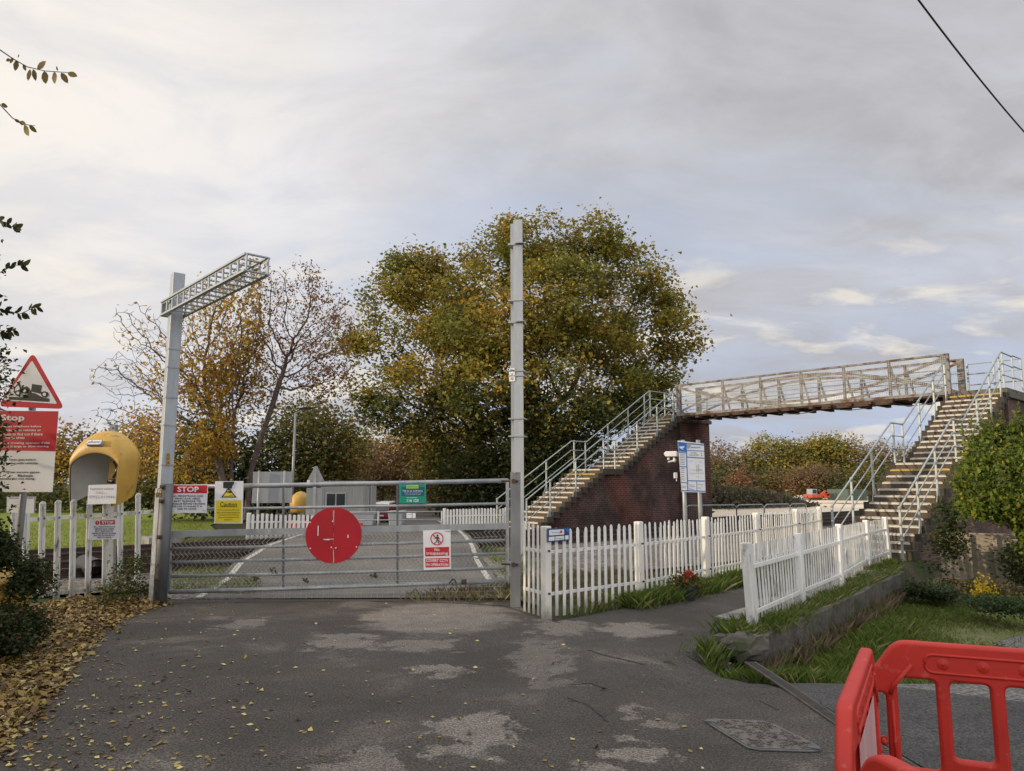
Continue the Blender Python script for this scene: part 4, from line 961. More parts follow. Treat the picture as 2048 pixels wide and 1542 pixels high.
for (b, sd, nm, extra) in ((L0, BN, 'brick', 0), (S0, -BN, 'brick_red', 0)):
    mb = MB(); c = b + BD*(PW/2) + sd*(SWD/2)
    mb.box(c + V(0,0,(DZ-.30)/2-.3), (PW, SWD+.02, DZ-.30+.6), BD); mb.build('pier', nm, fb)
    mb = MB(); mb.box(c + V(0,0,DZ-.22), (PW+.16, SWD+.2, .15), BD); mb.box(c + V(0,0,DZ-.07), (PW+.04, SWD+.08, .16), BD); mb.build('pier_cap', 'concrete_dark', fb, bevel=.015)
# darker wing of the left pier facing the track and the abutment below the right flight
for off, nm in ((.0, 'near'), (1.42, 'far')):
    g = MB().box(S0 + BD*off + BN*(SPAN/2) + V(0,0,DZ-.02), (SPAN, .16, .10), BN).build('girder', 'truss', fb)
    def tpt(f, z_): return S0 + BD*off + BN*(SPAN*f) + V(0,0,DZ + z_)
    TH_ = 1.20
    MB().bar(tpt(0,TH_), tpt(1,TH_), .13, .06).build('top_chord', 'truss', g)
    for f in (0.0, 1.0):
        s_ = 1 if f == 0 else -1
        mb = MB(); mb.bar(tpt(f,-.06), tpt(f,TH_+.03), .2, .11, BD); mb.prism([tpt(f,0), tpt(f+s_*.032,0), tpt(f+s_*.012,.15), tpt(f+s_*.004,.5)], BD*.03); mb.prism([tpt(f,TH_), tpt(f+s_*.034,TH_), tpt(f+s_*.012,TH_-.12), tpt(f+s_*.004,TH_-.4)], BD*.03)
        mb.build('end_post', 'truss', g)
    fr = [.125, .275, .43, .59, .75, .88]
    inn = 1 if off == 0 else -1
    for f in fr[:5] if True else fr:
        f = f + .045
        mb = MB(); mb.bar(tpt(f,0), tpt(f,TH_), .09, .05, BD); mb.bar(tpt(f,-.02) - BD*(.30*inn)*0 + BN*(-.30), tpt(f,TH_-.05), .07, .03, BD); mb.build('upright', 'truss', g)
    nseg = 24
    arc = [tpt(i/nseg, .10 + .98*math.sin(PI*i/nseg)**.9 if 0 < i < nseg else .10) for i in range(nseg+1)]; sag = [tpt(i/nseg, TH_-.08 - .98*math.sin(PI*i/nseg)**.9 if 0 < i < nseg else TH_-.08) for i in range(nseg+1)]
    for pts, e_ in ((arc,.03), (sag,-.03)):
        mb = MB()
        for a, b in zip(pts, pts[1:]): mb.bar(a + BD*e_, b + BD*e_ + (b-a)*.02, .02, .085, V(0,0,1))
        mb.build('brace', 'truss', g)
    mb = MB(); e_ = BD*(-.06*inn)
    for i in range(int(SPAN/.06)):
        f = i*.06/SPAN; mb.bar(tpt(f,.03)+e_, tpt(f,TH_-.03)+e_, .0048, .0048, BD)
    for z_ in np.arange(.06, TH_, .06): mb.bar(tpt(0,z_)+e_, tpt(1,z_)+e_, .0048, .0048)
    mb.build('wire_mesh', 'galv', g)
    for z_ in (.42, .74): MB().tube([tpt(0,z_)+BD*(.1*inn), tpt(1,z_)+BD*(.1*inn)], .02, 6).build('inner_rail', 'rail_green', g)
mb = MB(); mb.box(S0 + BD*.71 + BN*(SPAN/2) + V(0,0,DZ-.09), (SPAN+.3, 1.5, .07), BN)
for i in range(15):
    mb.box(S0 + BD*(.71 - random.uniform(0,.12)) + BN*(SPAN*(i+.5)/15) + V(0,0,DZ-.16), (.14, 1.75, .09), BN)
mb.box(S0 - BD*.05 + BN*(SPAN*.28) + V(0,0,DZ-.15), (2.4, .06, .18), BN); mb.box(S0 - BD*.04 + BN*(SPAN*.68) + V(0,0,DZ-.14), (3.2, .05, .12), BN)
mb.build('deck', 'rust', fb)
mb = MB()
for i in range(5):
    a = S0 + BD*.1 + BN*(SPAN*i/5) + V(0,0,DZ-.16); b = S0 + BD*.1 + BN*(SPAN*(i+1)/5) + V(0,0,DZ-.16)
    mb.tube([a.lerp(b, k/8) - V(0,0,.16*4*(k/8)*(1-k/8)) for k in range(9)], .014, 5)
mb.tube([L0 + V(0,0,DZ-.3) + BN*.0 + BD*PW, L0 - BN*.5 + BD*1.0 + V(0,0,DZ-.2)], .02, 5)
mb.build('slung_cable', 'rubber', fb)
# rails and mesh closing the right landing
e0 = S0 - BN*(SWD-.05) + BD*1.12; e1 = S0 + BD*PW - BN*(SWD-.05) + BD*-.05; e2 = S0 + BD*PW + BD*-.05 - BN*.0
mb = MB()
for h_ in (1.12,.78,.42): mb.tube([e0+V(0,0,DZ+h_), e1+V(0,0,DZ+h_), e2+V(0,0,DZ+h_)], .022, 6)
for p in (e1, e2, e1.lerp(e2,.5)): mb.bar(p+V(0,0,DZ), p+V(0,0,DZ+1.14), .05, .05, BD)
mb.build('landing_railing', 'rail_green', fb)
f0 = L0 + BN*(SWD-.05); mb = MB()
for h_ in (1.12,.78,.42): mb.tube([f0+V(0,0,DZ+h_), f0+BD*PW+V(0,0,DZ+h_), f0+BD*PW-BN*(SWD-.1)+V(0,0,DZ+h_)], .022, 6)
for p in (f0+BD*.05, f0+BD*PW, f0+BD*PW-BN*(SWD-.1)): mb.bar(p+V(0,0,DZ), p+V(0,0,DZ+1.14), .05, .05, BD)
mb.build('landing_railing', 'rail_green', fb)
# ================================================================ information board and camera
ib = thing('information_board', '', 'board', HP(1383, 15.2)); tag(ib, 'tall blue and white information board on two grey posts before the brick pier')
bc = at(1386, 935, 15.2); BR = V(.98,.16,0).normalized()
s = Sign('information_board', '', '', bc, BR, thing_=ib)
s.panel([(1355.5,881),(1408,887.5),(1411,985),(1363.5,984)], 'white_sign')
def B6(x, y): return (1320 + x*.19531, 860 + y*.19531)     # the enlarged view of the board
def bp_(pts, m, part='field', lay=1): s.poly([B6(*q) for q in pts], m, part, lay)
bp_([(183,122),(450,148),(452,160),(183,136)], 'blue_sign'); bp_([(186,130),(262,138),(268,226),(190,218)], 'blue_sign')
bp_([(186,222),(274,232),(275,240),(187,232)], 'blue_sign'); bp_([(262,138),(272,139),(290,626),(280,625)], 'blue_sign'); bp_([(268,206),(450,212),(451,220),(269,214)], 'blue_sign'); bp_([(272,272),(452,284),(453,294),(273,282)], 'blue_sign')
bp_([(196,368),(272,374),(272,382),(196,376)], 'blue_sign'); bp_([(286,514),(458,518),(458,528),(286,524)], 'blue_sign'); bp_([(206,532),(280,538),(280,546),(206,541)], 'blue_sign'); bp_([(210,616),(464,622),(464,632),(210,626)], 'blue_sign'); bp_([(372,526),(378,526),(382,622),(376,622)], 'blue_sign')
bp_([(272,138),(318,143),(312,170),(290,194),(276,190)], 'grey_ink', 'emblem', 2); bp_([(196,170),(250,166),(246,180),(228,190),(240,196),(232,200),(200,184)], 'white_sign', 'emblem', 2)
s.text('Level crossing information', *B6(316,168), *B6(416,190), 'black', off=.01); s.text('Safe crossing', *B6(318,228), *B6(372,244), 'black'); s.text('Please use the bridge', *B6(298,248), *B6(394,266), 'black'); bp_([(418,234),(432,235),(432,246),(418,245)], 'grey_ink'); bp_([(420,254),(434,255),(434,268),(420,267)], 'grey_ink')
for i in range(7): bp_([(204,244+i*17),(252,248+i*17),(252,254+i*17),(204,250+i*17)], 'grey_ink', 'lettering', 2)
for y, m in ((388,'black'),(408,'grey_ink'),(430,'red_sign'),(452,'grey_ink'),(472,'red_sign'),(490,'grey_ink'),(506,'grey_ink')): bp_([(210,y),(250,y+3),(250,y+8),(210,y+5)], m, 'lettering', 2)
for x, y, w in ((310,310,20),(400,316,26),(300,322,34),(398,328,30),(360,366,14),(302,408,130),(300,440,150),(320,456,14),(404,404,26)): bp_([(x,y),(x+w,y+1),(x+w,y+4),(x,y+3)], 'grey_ink', 'lettering', 2)
for x, y0, y1 in ((372,360,430),(386,350,436),(394,352,430),(370,470,486),(400,400,412),(392,468,492)): bp_([(x,y0),(x+3,y0),(x+4,y1),(x+1,y1)], 'grey_ink', 'lettering', 2)
for x, y, w in ((216,570,54),(216,586,50),(296,558,54),(296,574,60),(296,592,30),(296,606,56),(384,556,56),(384,590,40)): bp_([(x,y),(x+w,y+2),(x+w,y+7),(x,y+5)], 'grey_ink', 'lettering', 2)
s.done()
for px0, px1 in ((1366,1368.5),(1396.5,1398.5)):
    p = HP(px1, 15.36); q = at(px0-.5, 880, 15.36); MB().tube([V(p.x, p.y, -.1), V(q.x, q.y, q.z)], .045, 10).build('post', 'galv', ib, True)
cm = thing('security_camera', 'white box security camera with a cream lens on the brick wall beside the board', 'camera', at(1342,908,15.5))
c = at(1343, 908, 15.5); cr = V(.93,-.37,0)
MB().box(c, (.24,.13,.11), cr).build('housing', 'white_sign', cm, bevel=.015); MB().ball(c - cr*.115 + V(0,-.02,0), .048, 12, 8).build('lens', 'lens', cm, True)
MB().tube([c+V(.04,0,-.05), c+V(.07,.0,-.13), c+V(.06,.6,-.15)], .02, 8).ball(c+V(.06,0,-.13), .04, 10, 6).ball(c+V(-.06,0.02,-.10), .03, 10, 6).build('bracket', 'white_sign', cm, True)
jb = thing('junction_box', 'small cream junction box fixed beside the information board', 'box', at(1351,951,15.5)); c = at(1351,951,15.5)
MB().box(c, (.07,.06,.12)).tube([c+V(.02,0,-.06), c+V(.02,0,-.12)], .012, 6).build('case', 'white_sign', jb, bevel=.006)
# ================================================================ right foreground: wall, drain, cover, barriers, plants
wl = thing('retaining_wall', 'low rough concrete retaining wall topped with broken slabs beside the leaning fence', 'wall', W0)
mb = MB(); n = 26
pr = [(-.0,-.62),(0.02,.02),(-.05,.045),(-.42,.05),(-.42,-.62)]
for i in range(n+1):
    q = W0 + (W1-W0)*(i/n)
    for a, z_ in pr: mb.v.append(tuple(q + WN*(a + random.uniform(-.025,.025)) + V(0,0,(z_ + random.uniform(-.02,.015)) if z_ > 0 else z_)))
for i in range(n):
    for k in range(4): mb.f.append((i*5+k, (i+1)*5+k, (i+1)*5+k+1, i*5+k+1)); mb.m.append(0)
mb.f.append((4,3,2,1,0)); mb.m.append(0); mb.f.append(tuple(n*5+k for k in range(5))); mb.m.append(0)
mb.build('wall_body', 'wallface', wl)
mb = MB()
for f in (.16,.22,.3,.345,.42,.5,.58,.66,.78,.86,.93):
    q = W0 + (W1-W0)*f - WN*(.52 + random.uniform(-.05,.12)); mb.box(q + V(0,0,.05), (random.uniform(.35,.6), random.uniform(.3,.5), .03), WD.lerp(WN, random.uniform(-.12,.12)), None, V(random.uniform(-.04,.04), random.uniform(-.04,.04), 1))
mb.build('slab', 'concrete', wl, bevel=.008)
q = gp(1490,1288); st = MB(); st.ball((q.x,q.y,-.03), .2, 12, 8, sc=(1.25,.8,.75))
st.v = [(x+random.uniform(-.025,.025), y+random.uniform(-.025,.025), z_+random.uniform(-.02,.02)) for x, y, z_ in st.v]
tag(st.build('stone_block', 'wallface', None, False), 'rounded mossy stone at the near end of the retaining wall', 'stone')
dd = [gp(1500,1326), gp(1570,1372), gp(1660,1434), gp(1760,1500), gp(1850,1556)]
drn = thing('drain_channel', 'narrow steel slotted drain channel crossing the tarmac behind the red barriers', 'drain', dd[0])
mb = MB(); slot = MB()
for a, b in zip(dd, dd[1:]):
    d = (b-a).normalized(); s_ = V(-d.y, d.x, 0); mb.bar(a+V(0,0,.006), b+V(0,0,.006), .105, .012)
    m = int((b-a).length/.028)
    for i in range(m): slot.bar(a.lerp(b, (i+.5)/m) - s_*.036 + V(0,0,.0135), a.lerp(b, (i+.5)/m) + s_*.036 + V(0,0,.0135), .011, .002)
mb.build('frame', 'grate', drn); slot.build('slot', 'black', drn)
mc = thing('access_cover', 'diamond-shaped iron access cover set in the tarmac', 'manhole cover', gp(1525,1472))
cs = [(1408,1443),(1430,1440),(1524,1444),(1552,1452),(1640,1496),(1643,1504),(1622,1506),(1520,1503),(1494,1498),(1420,1452)]
P4 = [gp(*q) + V(0,0,.004) for q in cs]; cen = sum(P4, V(0,0,0))/len(P4)
mb = MB(); mb.prism(P4, V(0,0,.006)); mb.build('frame', 'galv_dark', mc)
mb = MB(); I4 = [cen + (p-cen)*.93 + V(0,0,.006) for p in P4]; mb.prism(I4, V(0,0,.004)); mb.build('plate', 'cover', mc)
mb = MB()
for k in range(300):
    a, b = sorted((random.random(), random.random())); i = random.randrange(len(I4)); q = cen.lerp(I4[i].lerp(I4[(i+1) % len(I4)], random.random()), math.sqrt(random.random())*.93); an = random.choice((0, PI/3, 2*PI/3))
    mb.box(V(q.x, q.y, cen.z+.013), (.024,.007,.005), V(math.cos(an), math.sin(an), 0))
mb.build('tread_pattern', 'cover', mc)
mb = MB()
for px, py in ((1424,1447),(1628,1500)): q = gp(px, py); mb.box(V(q.x,q.y,cen.z+.012), (.07,.05,.008), V(.9,-.4,0))
mb.build('lifting_eye', 'galv_dark', mc)

def roundpoly(pts, r, n=5):
    out = []; m = len(pts)
    for i in range(m):
        b = V(*pts[i], 0); u = (V(*pts[i-1], 0)-b); v = (V(*pts[(i+1) % m], 0)-b); rr_ = min(r, u.length*.45, v.length*.45); u.normalize(); v.normalize()
        for k in range(n+1): f = k/n; q = (b+u*rr_)*(1-f)**2 + b*(2*f*(1-f)) + (b+v*rr_)*f*f; out.append((q.x, q.y))
    return out
def plate(outer, holes, P, R, th, bev):
    """blow-moulded panel: outline with holes, rounded edges; local x along R, y up"""
    c = bpy.data.curves.new('p', 'CURVE'); c.dimensions = '2D'; c.fill_mode = 'BOTH'; c.extrude = th/2-bev; c.bevel_depth = bev; c.bevel_resolution = 2; c.offset = -bev
    for poly in [outer]+holes:
        sp = c.splines.new('POLY'); sp.points.add(len(poly)-1); sp.use_cyclic_u = True
        for q, (x, y) in zip(sp.points, poly): q.co = (x, y, 0, 1)
    o = bpy.data.objects.new('p', c); me = bpy.data.meshes.new_from_object(o)
    R = V(*R).normalized(); Nn = V(R.y, -R.x, 0)
    mb = MB(); mb.add([V(*P) + R*v.co.x + V(0,0,v.co.y) + Nn*v.co.z for v in me.vertices], [tuple(p.vertices) for p in me.polygons])
    bpy.data.objects.remove(o); bpy.data.meshes.remove(me); bpy.data.curves.remove(c); return mb
def barrier(label, P, R, Lb=1.06, left_hinge=True, first=None):
    """manhole guard panel: chamfered top corners, three tall openings, a raised slot with bosses"""
    root = thing('barrier', label, 'barrier', P, 'red plastic barriers'); R = V(*R).normalized(); Nn = V(R.y, -R.x, 0)
    H = 1.0; ch = .17
    outer = roundpoly([(0,.05),(0,H-.155),(.112,H),(Lb-.112,H),(Lb,H-.155),(Lb,.05)], .045)
    hs = []; x = .112; n = 5; bw = .046; hw = (Lb-.224-bw*(n-1))/n
    for a in (.026, Lb-.070): hs.append(roundpoly([(a,.44),(a,.80),(a+.044,.80),(a+.044,.44)], .025))
    for i in range(n):
        y0 = (.535,.585,.51,.585,.535)[i]; t_ = .862
        o = [(x,y0),(x,t_),(x+hw,t_),(x+hw,y0)]
        if i == 2: o = [(x,y0),(x,t_),(x+hw*.5,t_),(x+hw*.62,t_-.035),(x+hw*.95,t_-.06),(x+hw,t_-.12),(x+hw,y0+.09),(x+hw*.72,y0+.07),(x+hw*.62,y0)]
        hs.append(roundpoly(o, .024)); hs.append(roundpoly([(x,.15),(x,.41),(x+hw,.41),(x+hw,.15)], .024)); x += hw+bw
    plate(outer, hs, P, R, .044, .012).build('panel', 'red_plastic', root, True)
    for sd in (1, -1):
        mb = MB(); q = [V(*P) + R*x_ + V(0,0,y_) + Nn*(.0215*sd) for x_, y_ in roundpoly([(.21,.893),(.21,.958),(Lb-.21,.958),(Lb-.21,.893)], .03, 6)]
        mb.tube(q + [q[0]], .006, 6, cap=False)
        q = [V(*P) + R*x_ + V(0,0,y_) + Nn*(.0215*sd) for x_, y_ in ((.085,.80),(.10,.835),(.165,.915))]; mb.tube(q, .009, 6)
        q = [V(*P) + R*x_ + V(0,0,y_) + Nn*(.0215*sd) for x_, y_ in ((.092,.46),(.092,.78))]; mb.tube(q, .007, 6)
        mb.build('rib', 'red_plastic', root, True)
        for i in range(5):
            c = V(*P) + R*(.27+(Lb-.54)*i/4) + V(0,0,.926) + Nn*(.020*sd); MB().tube([c, c+Nn*(.003*sd)], [.024,.021], 14).ball(c+Nn*(.0*sd), .007, 10, 6).build('boss', 'red_plastic', root, True)
        for y_ in (.62,.35): c = V(*P) + R*.055*(1) + V(0,0,y_) + Nn*(.018*sd); MB().ball(c, .014, 10, 7).build('peg', 'red_plastic', root, True)
    for x_ in (.12, Lb-.12):
        MB().box(V(*P)+R*x_+V(0,0,.03), (.12,.30,.06), R).build('foot', 'rubber', root, bevel=.01)
    return root
b0 = gp(1736,1287,.97); b0.z = 0; bt0, bt1 = gp(1790,1279,1.0), gp(2048,1298,1.0); BRr = (bt1-bt0); BRr.z = 0; BRr.normalize()
BB = bt0 - BRr*.115; BB.z = 0
barrier('red plastic barrier panel facing the camera at the bottom right corner', BB, BRr)
a1 = gp(1673,1444,1.0); a1.z = 0; a0 = gp(1733,1291,1.0); a0.z = 0; AR = (a1-a0).normalized(); AA = a0 - AR*.10
ba = barrier('red plastic barrier panel seen edge-on, left side of the barrier enclosure', AA, AR, 1.06)
mb = MB(); Nn = V(AR.y, -AR.x, 0); Nn = Nn if Nn.dot(V(1,0,0)) > 0 else -Nn
for sd in (1,):
    q = [AA + AR*x_ + V(0,0,z_) + Nn*(.0252*sd) for x_, z_ in ((.26,.60),(.26,.86),(.84,.86),(.84,.60))]; mb.prism(q, Nn*.001) if False else mb.prism([p_ - Nn*.002 for p_ in q], Nn*.002)
mb.build('reflective_strip', 'pink_strip', ba)
c0, c1 = gp(1768,1509,1.0), gp(1833,1543,1.0); CRr = (c1-c0); CRr.z = 0; CRr.normalize(); CC = c0 - CRr*.14; CC.z = 0; barrier('red plastic barrier panel nearest the camera, only its corner in view', CC, CRr)
sb = gp(1808,1540,.2)
# lapped timber fence behind the plants
tfA, tfB = at(1885, 1165, 15.2), at(2120, 1172, 14.4); tfA.z = tfB.z = -.42
tf = thing('lap_panel_fence', 'weathered overlapping board fence panel with concrete posts below the shrub', 'fence', tfA); R = (tfB-tfA).normalized(); Lf = (tfB-tfA).length; Nn = V(R.y,-R.x,0)
mb = MB()
for i in range(9): z_ = .05+i*.108; mb.box(tfA + R*(Lf/2) + V(0,0,z_+.05) + Nn*(.0), (Lf, .012, .125), R, None, (V(0,0,1) + Nn*.10))
mb.build('board_panel', 'timber', tf)
for px in (1940,1992): q = hit(px, 1120, tfA, Nn); q.z = -.45; MB().bar(q+Nn*.04, q+Nn*.04+V(0,0,1.06), .09, .06, R).build('post', 'timber', tf)
MB().bar(tfA+V(0,0,1.04), tfB+V(0,0,1.04), .05, .03).build('capping', 'timber', tf)
# potted red flowers by the picket fence
q = gp(1374,1200); pt = thing('flower_pot', 'dark plastic pot of red flowers against the white picket fence', 'flower pot', (q.x,q.y,0)); mb = MB()
mb.tube([(q.x,q.y,0),(q.x,q.y,.16)], [.11,.14], 16); mb.tube([(q.x,q.y,.15),(q.x,q.y,.18)], [.15,.15], 16); mb.build('pot', 'pot', pt)
n = 320; P = np.array([q.x,q.y,.22]) + rng.normal(size=(n,3))*np.array([.13,.11,.07]); D = unit(n); D[:,2] = np.abs(D[:,2])
quads('foliage', P, D, np.full(n,.06), np.full(n,.035), pal([(3,(.05,.09,.02)),(2,(.14,.09,.03)),(1,(.22,.12,.03))], n), 'leaf', pt)
for (x, y, z_) in ((-.02,0,.36),(.05,-.03,.38),(.02,.03,.34),(.1,0,.30),(0,-.05,.33)):
    m = 26; P = np.array([q.x+x,q.y+y,z_]) + rng.normal(size=(m,3))*.018; quads('flower', P, unit(m), np.full(m,.035), np.full(m,.03), pal([(1,(.60,.03,.02)),(1,(.45,.02,.02))], m), 'leaf', pt)
# overhead wire
wa, wb = at(1800,-50,7.0), at(2110,330,11.0)
tag(MB().tube([wa.lerp(wb, i/12) - V(0,0,.10*4*(i/12)*(1-i/12)) for i in range(13)], .011, 6).build('overhead_cable', 'rubber', None, True), 'black overhead cable crossing the sky at the top right', 'cable')
# ================================================================ beyond the railway
cb = thing('site_cabin', 'grey corrugated site cabin with a dark two-pane window beyond the crossing', 'cabin', at(690,1050,28)); Y = 28.0
def bx(mb, x0, y0, x1, y1, Y, dep, mi=0, z0=None):
    a = at(x0, y1, Y); b = at(x1, y0, Y); mb.add([V(a.x,Y,a.z),V(b.x,Y,a.z),V(b.x,Y+dep,a.z),V(a.x,Y+dep,a.z),V(a.x,Y,b.z),V(b.x,Y,b.z),V(b.x,Y+dep,b.z),V(a.x,Y+dep,b.z)], [(0,3,2,1),(4,5,6,7),(0,1,5,4),(1,2,6,5),(2,3,7,6),(3,0,4,7)], mi); return mb
bx(MB(), 640, 967, 728, 1050, Y, 2.6).build('body', 'cabin', cb)
bx(MB(), 637, 962, 731, 967.5, Y-.05, 2.75).build('roof', 'cabin', cb)
mb = MB()
for x in np.arange(641, 729, 3.2):
    if not 649 < x < 692: bx(mb, x, 969, x+1.3, 1048, Y-.03, .04)
    else: bx(mb, x, 969, x+1.3, 984, Y-.03, .04)
mb.build('corrugation', 'cabin', cb)
w_ = bx(MB(), 650, 985, 692, 1014, Y-.06, .08).build('window', 'cabin', cb); bx(MB(), 653, 987.5, 670.5, 1012, Y-.075, .03).build('pane', 'glass', w_); bx(MB(), 672.5, 987.5, 690, 1012, Y-.075, .03).build('pane', 'glass', w_)
mb = MB()
for x in (736, 741): bx(mb, x, 972, x+3, 1046, Y-.2, .2)
mb.build('end_frame', 'sign_back', cb)
s = Sign('sign_back', 'plain grey back of a large two-post sign beyond the crossing', 'road sign', at(545,975,21.8), V(1,0,0))
s.panel([(506,943.5),(585,943),(584,974),(505,974.5)], 'sign_back', 'panel', .03); s.panel([(505,976),(584,975.5),(583.5,1005.5),(503,1006.5)], 'sign_back', 'panel', .03)
for px in (518.5, 569.5):
    p = HP(px, 21.72); MB().tube([p, at(px,941.5,21.7)], .036, 8).build('post', 'galv', s.root, True)
s.done()
s = Sign('triangle_sign_back', 'grey backs of a triangular sign and its board on one post beyond the crossing', 'road sign', at(632,980,22.5), V(1,0,0))
s.panel([(630,932.5),(634,932.5),(649,963.5),(612.5,964.5)], 'sign_back', 'panel', .03); s.panel([(613,976),(649,975),(648,1030),(611,1030)], 'sign_back', 'panel', .03); p = HP(630.5,22.42); MB().bar(p, at(630.5,935,22.42), .09, .05, V(0,1,0)).build('post', 'galv', s.root)
s.mb('clamp', 'white_sign').box(at(617,963,22.4), (.07,.05,.08)); s.done()
yh = thing('phone_hood', 'second yellow telephone hood seen from behind, beyond the crossing', 'telephone hood', HP(600,23)); c = at(601,1004,23)
mb = MB(); mb.tube([c+V(0,0,z_) for z_ in (-.32,-.2,0,.12,.22,.29,.33)], [.26,.31,.32,.29,.22,.13,.02], 18); mb.build('shell', 'hood_yellow', yh, True); MB().bar(HP(600,23.4), c+V(0,.4,0), .08, .08, V(0,1,0)).build('post', 'galv', yh)
for nm, px, yt, Y, arm, lab in (('street_lamp', 591, 826, 31, (586,624,820), 'slim grey street lamp with a dark flat lantern by the autumn trees'), ('street_lamp', 763, 944, 60, (756,768,944), 'distant thin street lamp above the red parked car')):
    p = HP(px-6 if arm[1] == 624 else px+2, Y); t_ = at(px, yt, Y); lp = thing(nm, lab, 'street lamp', p, 'street lamps'); MB().tube([p, t_], [.07,.045], 8).build('column', 'galv', lp, True)
    a, b = at(arm[0]+3, arm[2], Y), at(arm[1], arm[2]-1, Y); MB().bar(t_, a.lerp(b,.5), .04, .04).build('arm', 'galv', lp); MB().prism([a.lerp(b,.35)+V(0,-.12,0), b+V(0,-.12,0), b+V(0,.12,.02), a.lerp(b,.35)+V(0,.12,.02)], V(0,0,.09)).build('lantern', 'rubber', lp)
car = thing('parked_car', 'dark red car with a pale roof parked tail-on beyond the far gate', 'car', HP(760,31)); Y = 31.0
def cp(px, py, y): return at(px, py, Y) + V(0, y, 0)
mb = MB(); z0 = at(760,1052,Y).z
def ring_(y, wl_, wr_, zs): return None
prof = [(0,.35),(-.02,.62),(.03,.95),(.35,1.45),(1.9,1.5),(2.6,1.0),(3.6,.9),(3.7,.4)]
x0, x1 = at(745,1040,Y).x, at(777,1040,Y).x
mb.prism([V(x0, Y+a, z0+b*.62) for a, b in prof], V(x1-x0,0,0)); mb.build('body', 'car_red', car, bevel=.05)
mb = MB(); mb.prism([V(x0+.03, Y+a, z0+b*.62) for a, b in ((.30,1.36),(.36,1.53),(1.9,1.58),(2.1,1.42))], V(x1-x0-.06,0,0)); mb.build('roof', 'car_white', car, bevel=.03)
mb = MB(); mb.prism([V(x0+.07,Y+a,z0+b*.62) for a, b in ((.015,1.0),(.30,1.42),(.32,1.40),(.04,.97))], V(x1-x0-.14,0,0)); mb.build('rear_window', 'glass', car)
for x in (x0+.05, x1-.05): MB().box((x, Y-.02, z0+.52), (.07,.06,.12)).build('tail_light', 'red_disc', car)
MB().box(((x0+x1)/2, Y-.03, z0+.42), (.26,.02,.06)).build('number_plate', 'white_sign', car)
for x in (x0+.08, x1-.08):
    for y in (.55, 3.0): MB().tube([V(x-.07,Y+y,z0+.16), V(x+.07,Y+y,z0+.16)], .17, 14).build('wheel', 'rubber', car, True)
for (x0p, x1p, y0p, y1p, Y, lab) in ((690,750,1027,1052,27.2,'square grey plastic tank behind the far gate'), (775,806,1025,1052,26.8,'grey tapered bin behind the far gate, right of the red car')):
    r_ = thing('storage_tank', lab, 'tank', at((x0p+x1p)/2, y1p, Y)); a, b = at(x0p, y1p, Y), at(x1p, y0p, Y); w_ = b.x-a.x
    mb = MB(); mb.add([V(a.x+w_*.5+w_*.5*sx_*s_, Y+.4+.4*sy_*s_, z_) for z_, s_ in ((a.z,.82),(b.z,1.0)) for sx_, sy_ in ((-1,-1),(1,-1),(1,1),(-1,1))], [(3,2,1,0),(4,5,6,7),(0,1,5,4),(1,2,6,5),(2,3,7,6),(3,0,4,7)]); mb.build('tub', 'tank', r_, bevel=.03)
    mb = MB(); mb.box((a.x+w_/2, Y+.4, b.z+.02), (w_*1.06,.86,.05)); mb.build('rim', 'tank', r_, bevel=.01)
for (x0p, x1p, lab) in ((574,612,'red barrier beyond the crossing, behind the short white fence'), (690,726,'red barrier beyond the crossing, right of the red disc')):
    a, b = at(x0p, 1080 if x0p < 600 else 1066, 24.5), at(x1p, 1040 if x0p < 600 else 1046, 24.5); r_ = thing('barrier', lab, 'barrier', a, 'red plastic barriers beyond the crossing'); mb = MB(); w_ = b.x-a.x; h_ = b.z-a.z
    for z_ in (.08,.9): mb.box((a.x+w_/2, 24.5, a.z+h_*z_), (w_, .06, h_*.18))
    for i in range(5): mb.box((a.x+w_*(.06+.22*i), 24.5, a.z+h_*.5), (w_*.09,.05,h_*.75))
    mb.build('panel', 'red_plastic', r_); mb = MB(); mb.box((a.x+w_*.4, 24.46, a.z+h_*.9), (w_*.5,.02,h_*.14)); mb.build('reflective_strip', 'white_sign', r_)
sk = thing('red_trailer', 'low bright red trailer half hidden by hedges at the end of the lane', 'trailer', at(868,1003,70)); bx(MB(), 854, 988.5, 877, 999, 70, 1.5).build('body', 'orange', sk); mb = MB(); bx(mb, 857, 992, 874, 995, 69.95, .03); mb.build('lettering_band', 'white_sign', sk)
mb = MB()
for px in (860, 872): c = at(px, 1001, 70); mb.tube([c+V(-.12,-.05,0), c+V(.12,-.05,0)], .3, 10)
mb.build('wheel', 'rubber', sk)
# temporary fences, excavator and container on the sandy site
for i, (x0p, x1p, yt0, yt1, yb, Y) in enumerate(((1372,1473,1011,1010,1052,30),(1473,1528,1010,1009,1046,32),(1529,1580,1009,1008,1040,36),(1580,1612,1008,1007,1034,41))):
    a, b = at(x0p, yt0, Y), at(x1p, yt1, Y+2); g0, g1 = at(x0p, yb, Y), at(x1p, yb-3, Y+2); lab = ('behind the brick pier', 'centre left of the sandy site', 'centre right of the sandy site', 'nearest the footbridge steps')[i]
    r_ = thing('temporary_fence', 'tubular steel temporary fence panel ' + lab, 'fence', g0, 'temporary fence panels on the sandy site')
    MB().tube([g0, a-V(0,0,.1), a+V(.1,0,0), b-V(.1,0,0), b-V(0,0,.1), g1], .028, 6).build('frame', 'galv', r_, True); mb = MB()
    for k in range(1,30): f = k/30; mb.bar(g0.lerp(g1,f), a.lerp(b,f), .004,.004, V(0,1,0))
    mb.build('wire_mesh', 'wire', r_)
ex = thing('excavator', 'small red tracked excavator with its arm folded on the far sandy ground', 'excavator', HP(1640,62)); Y = 62.0
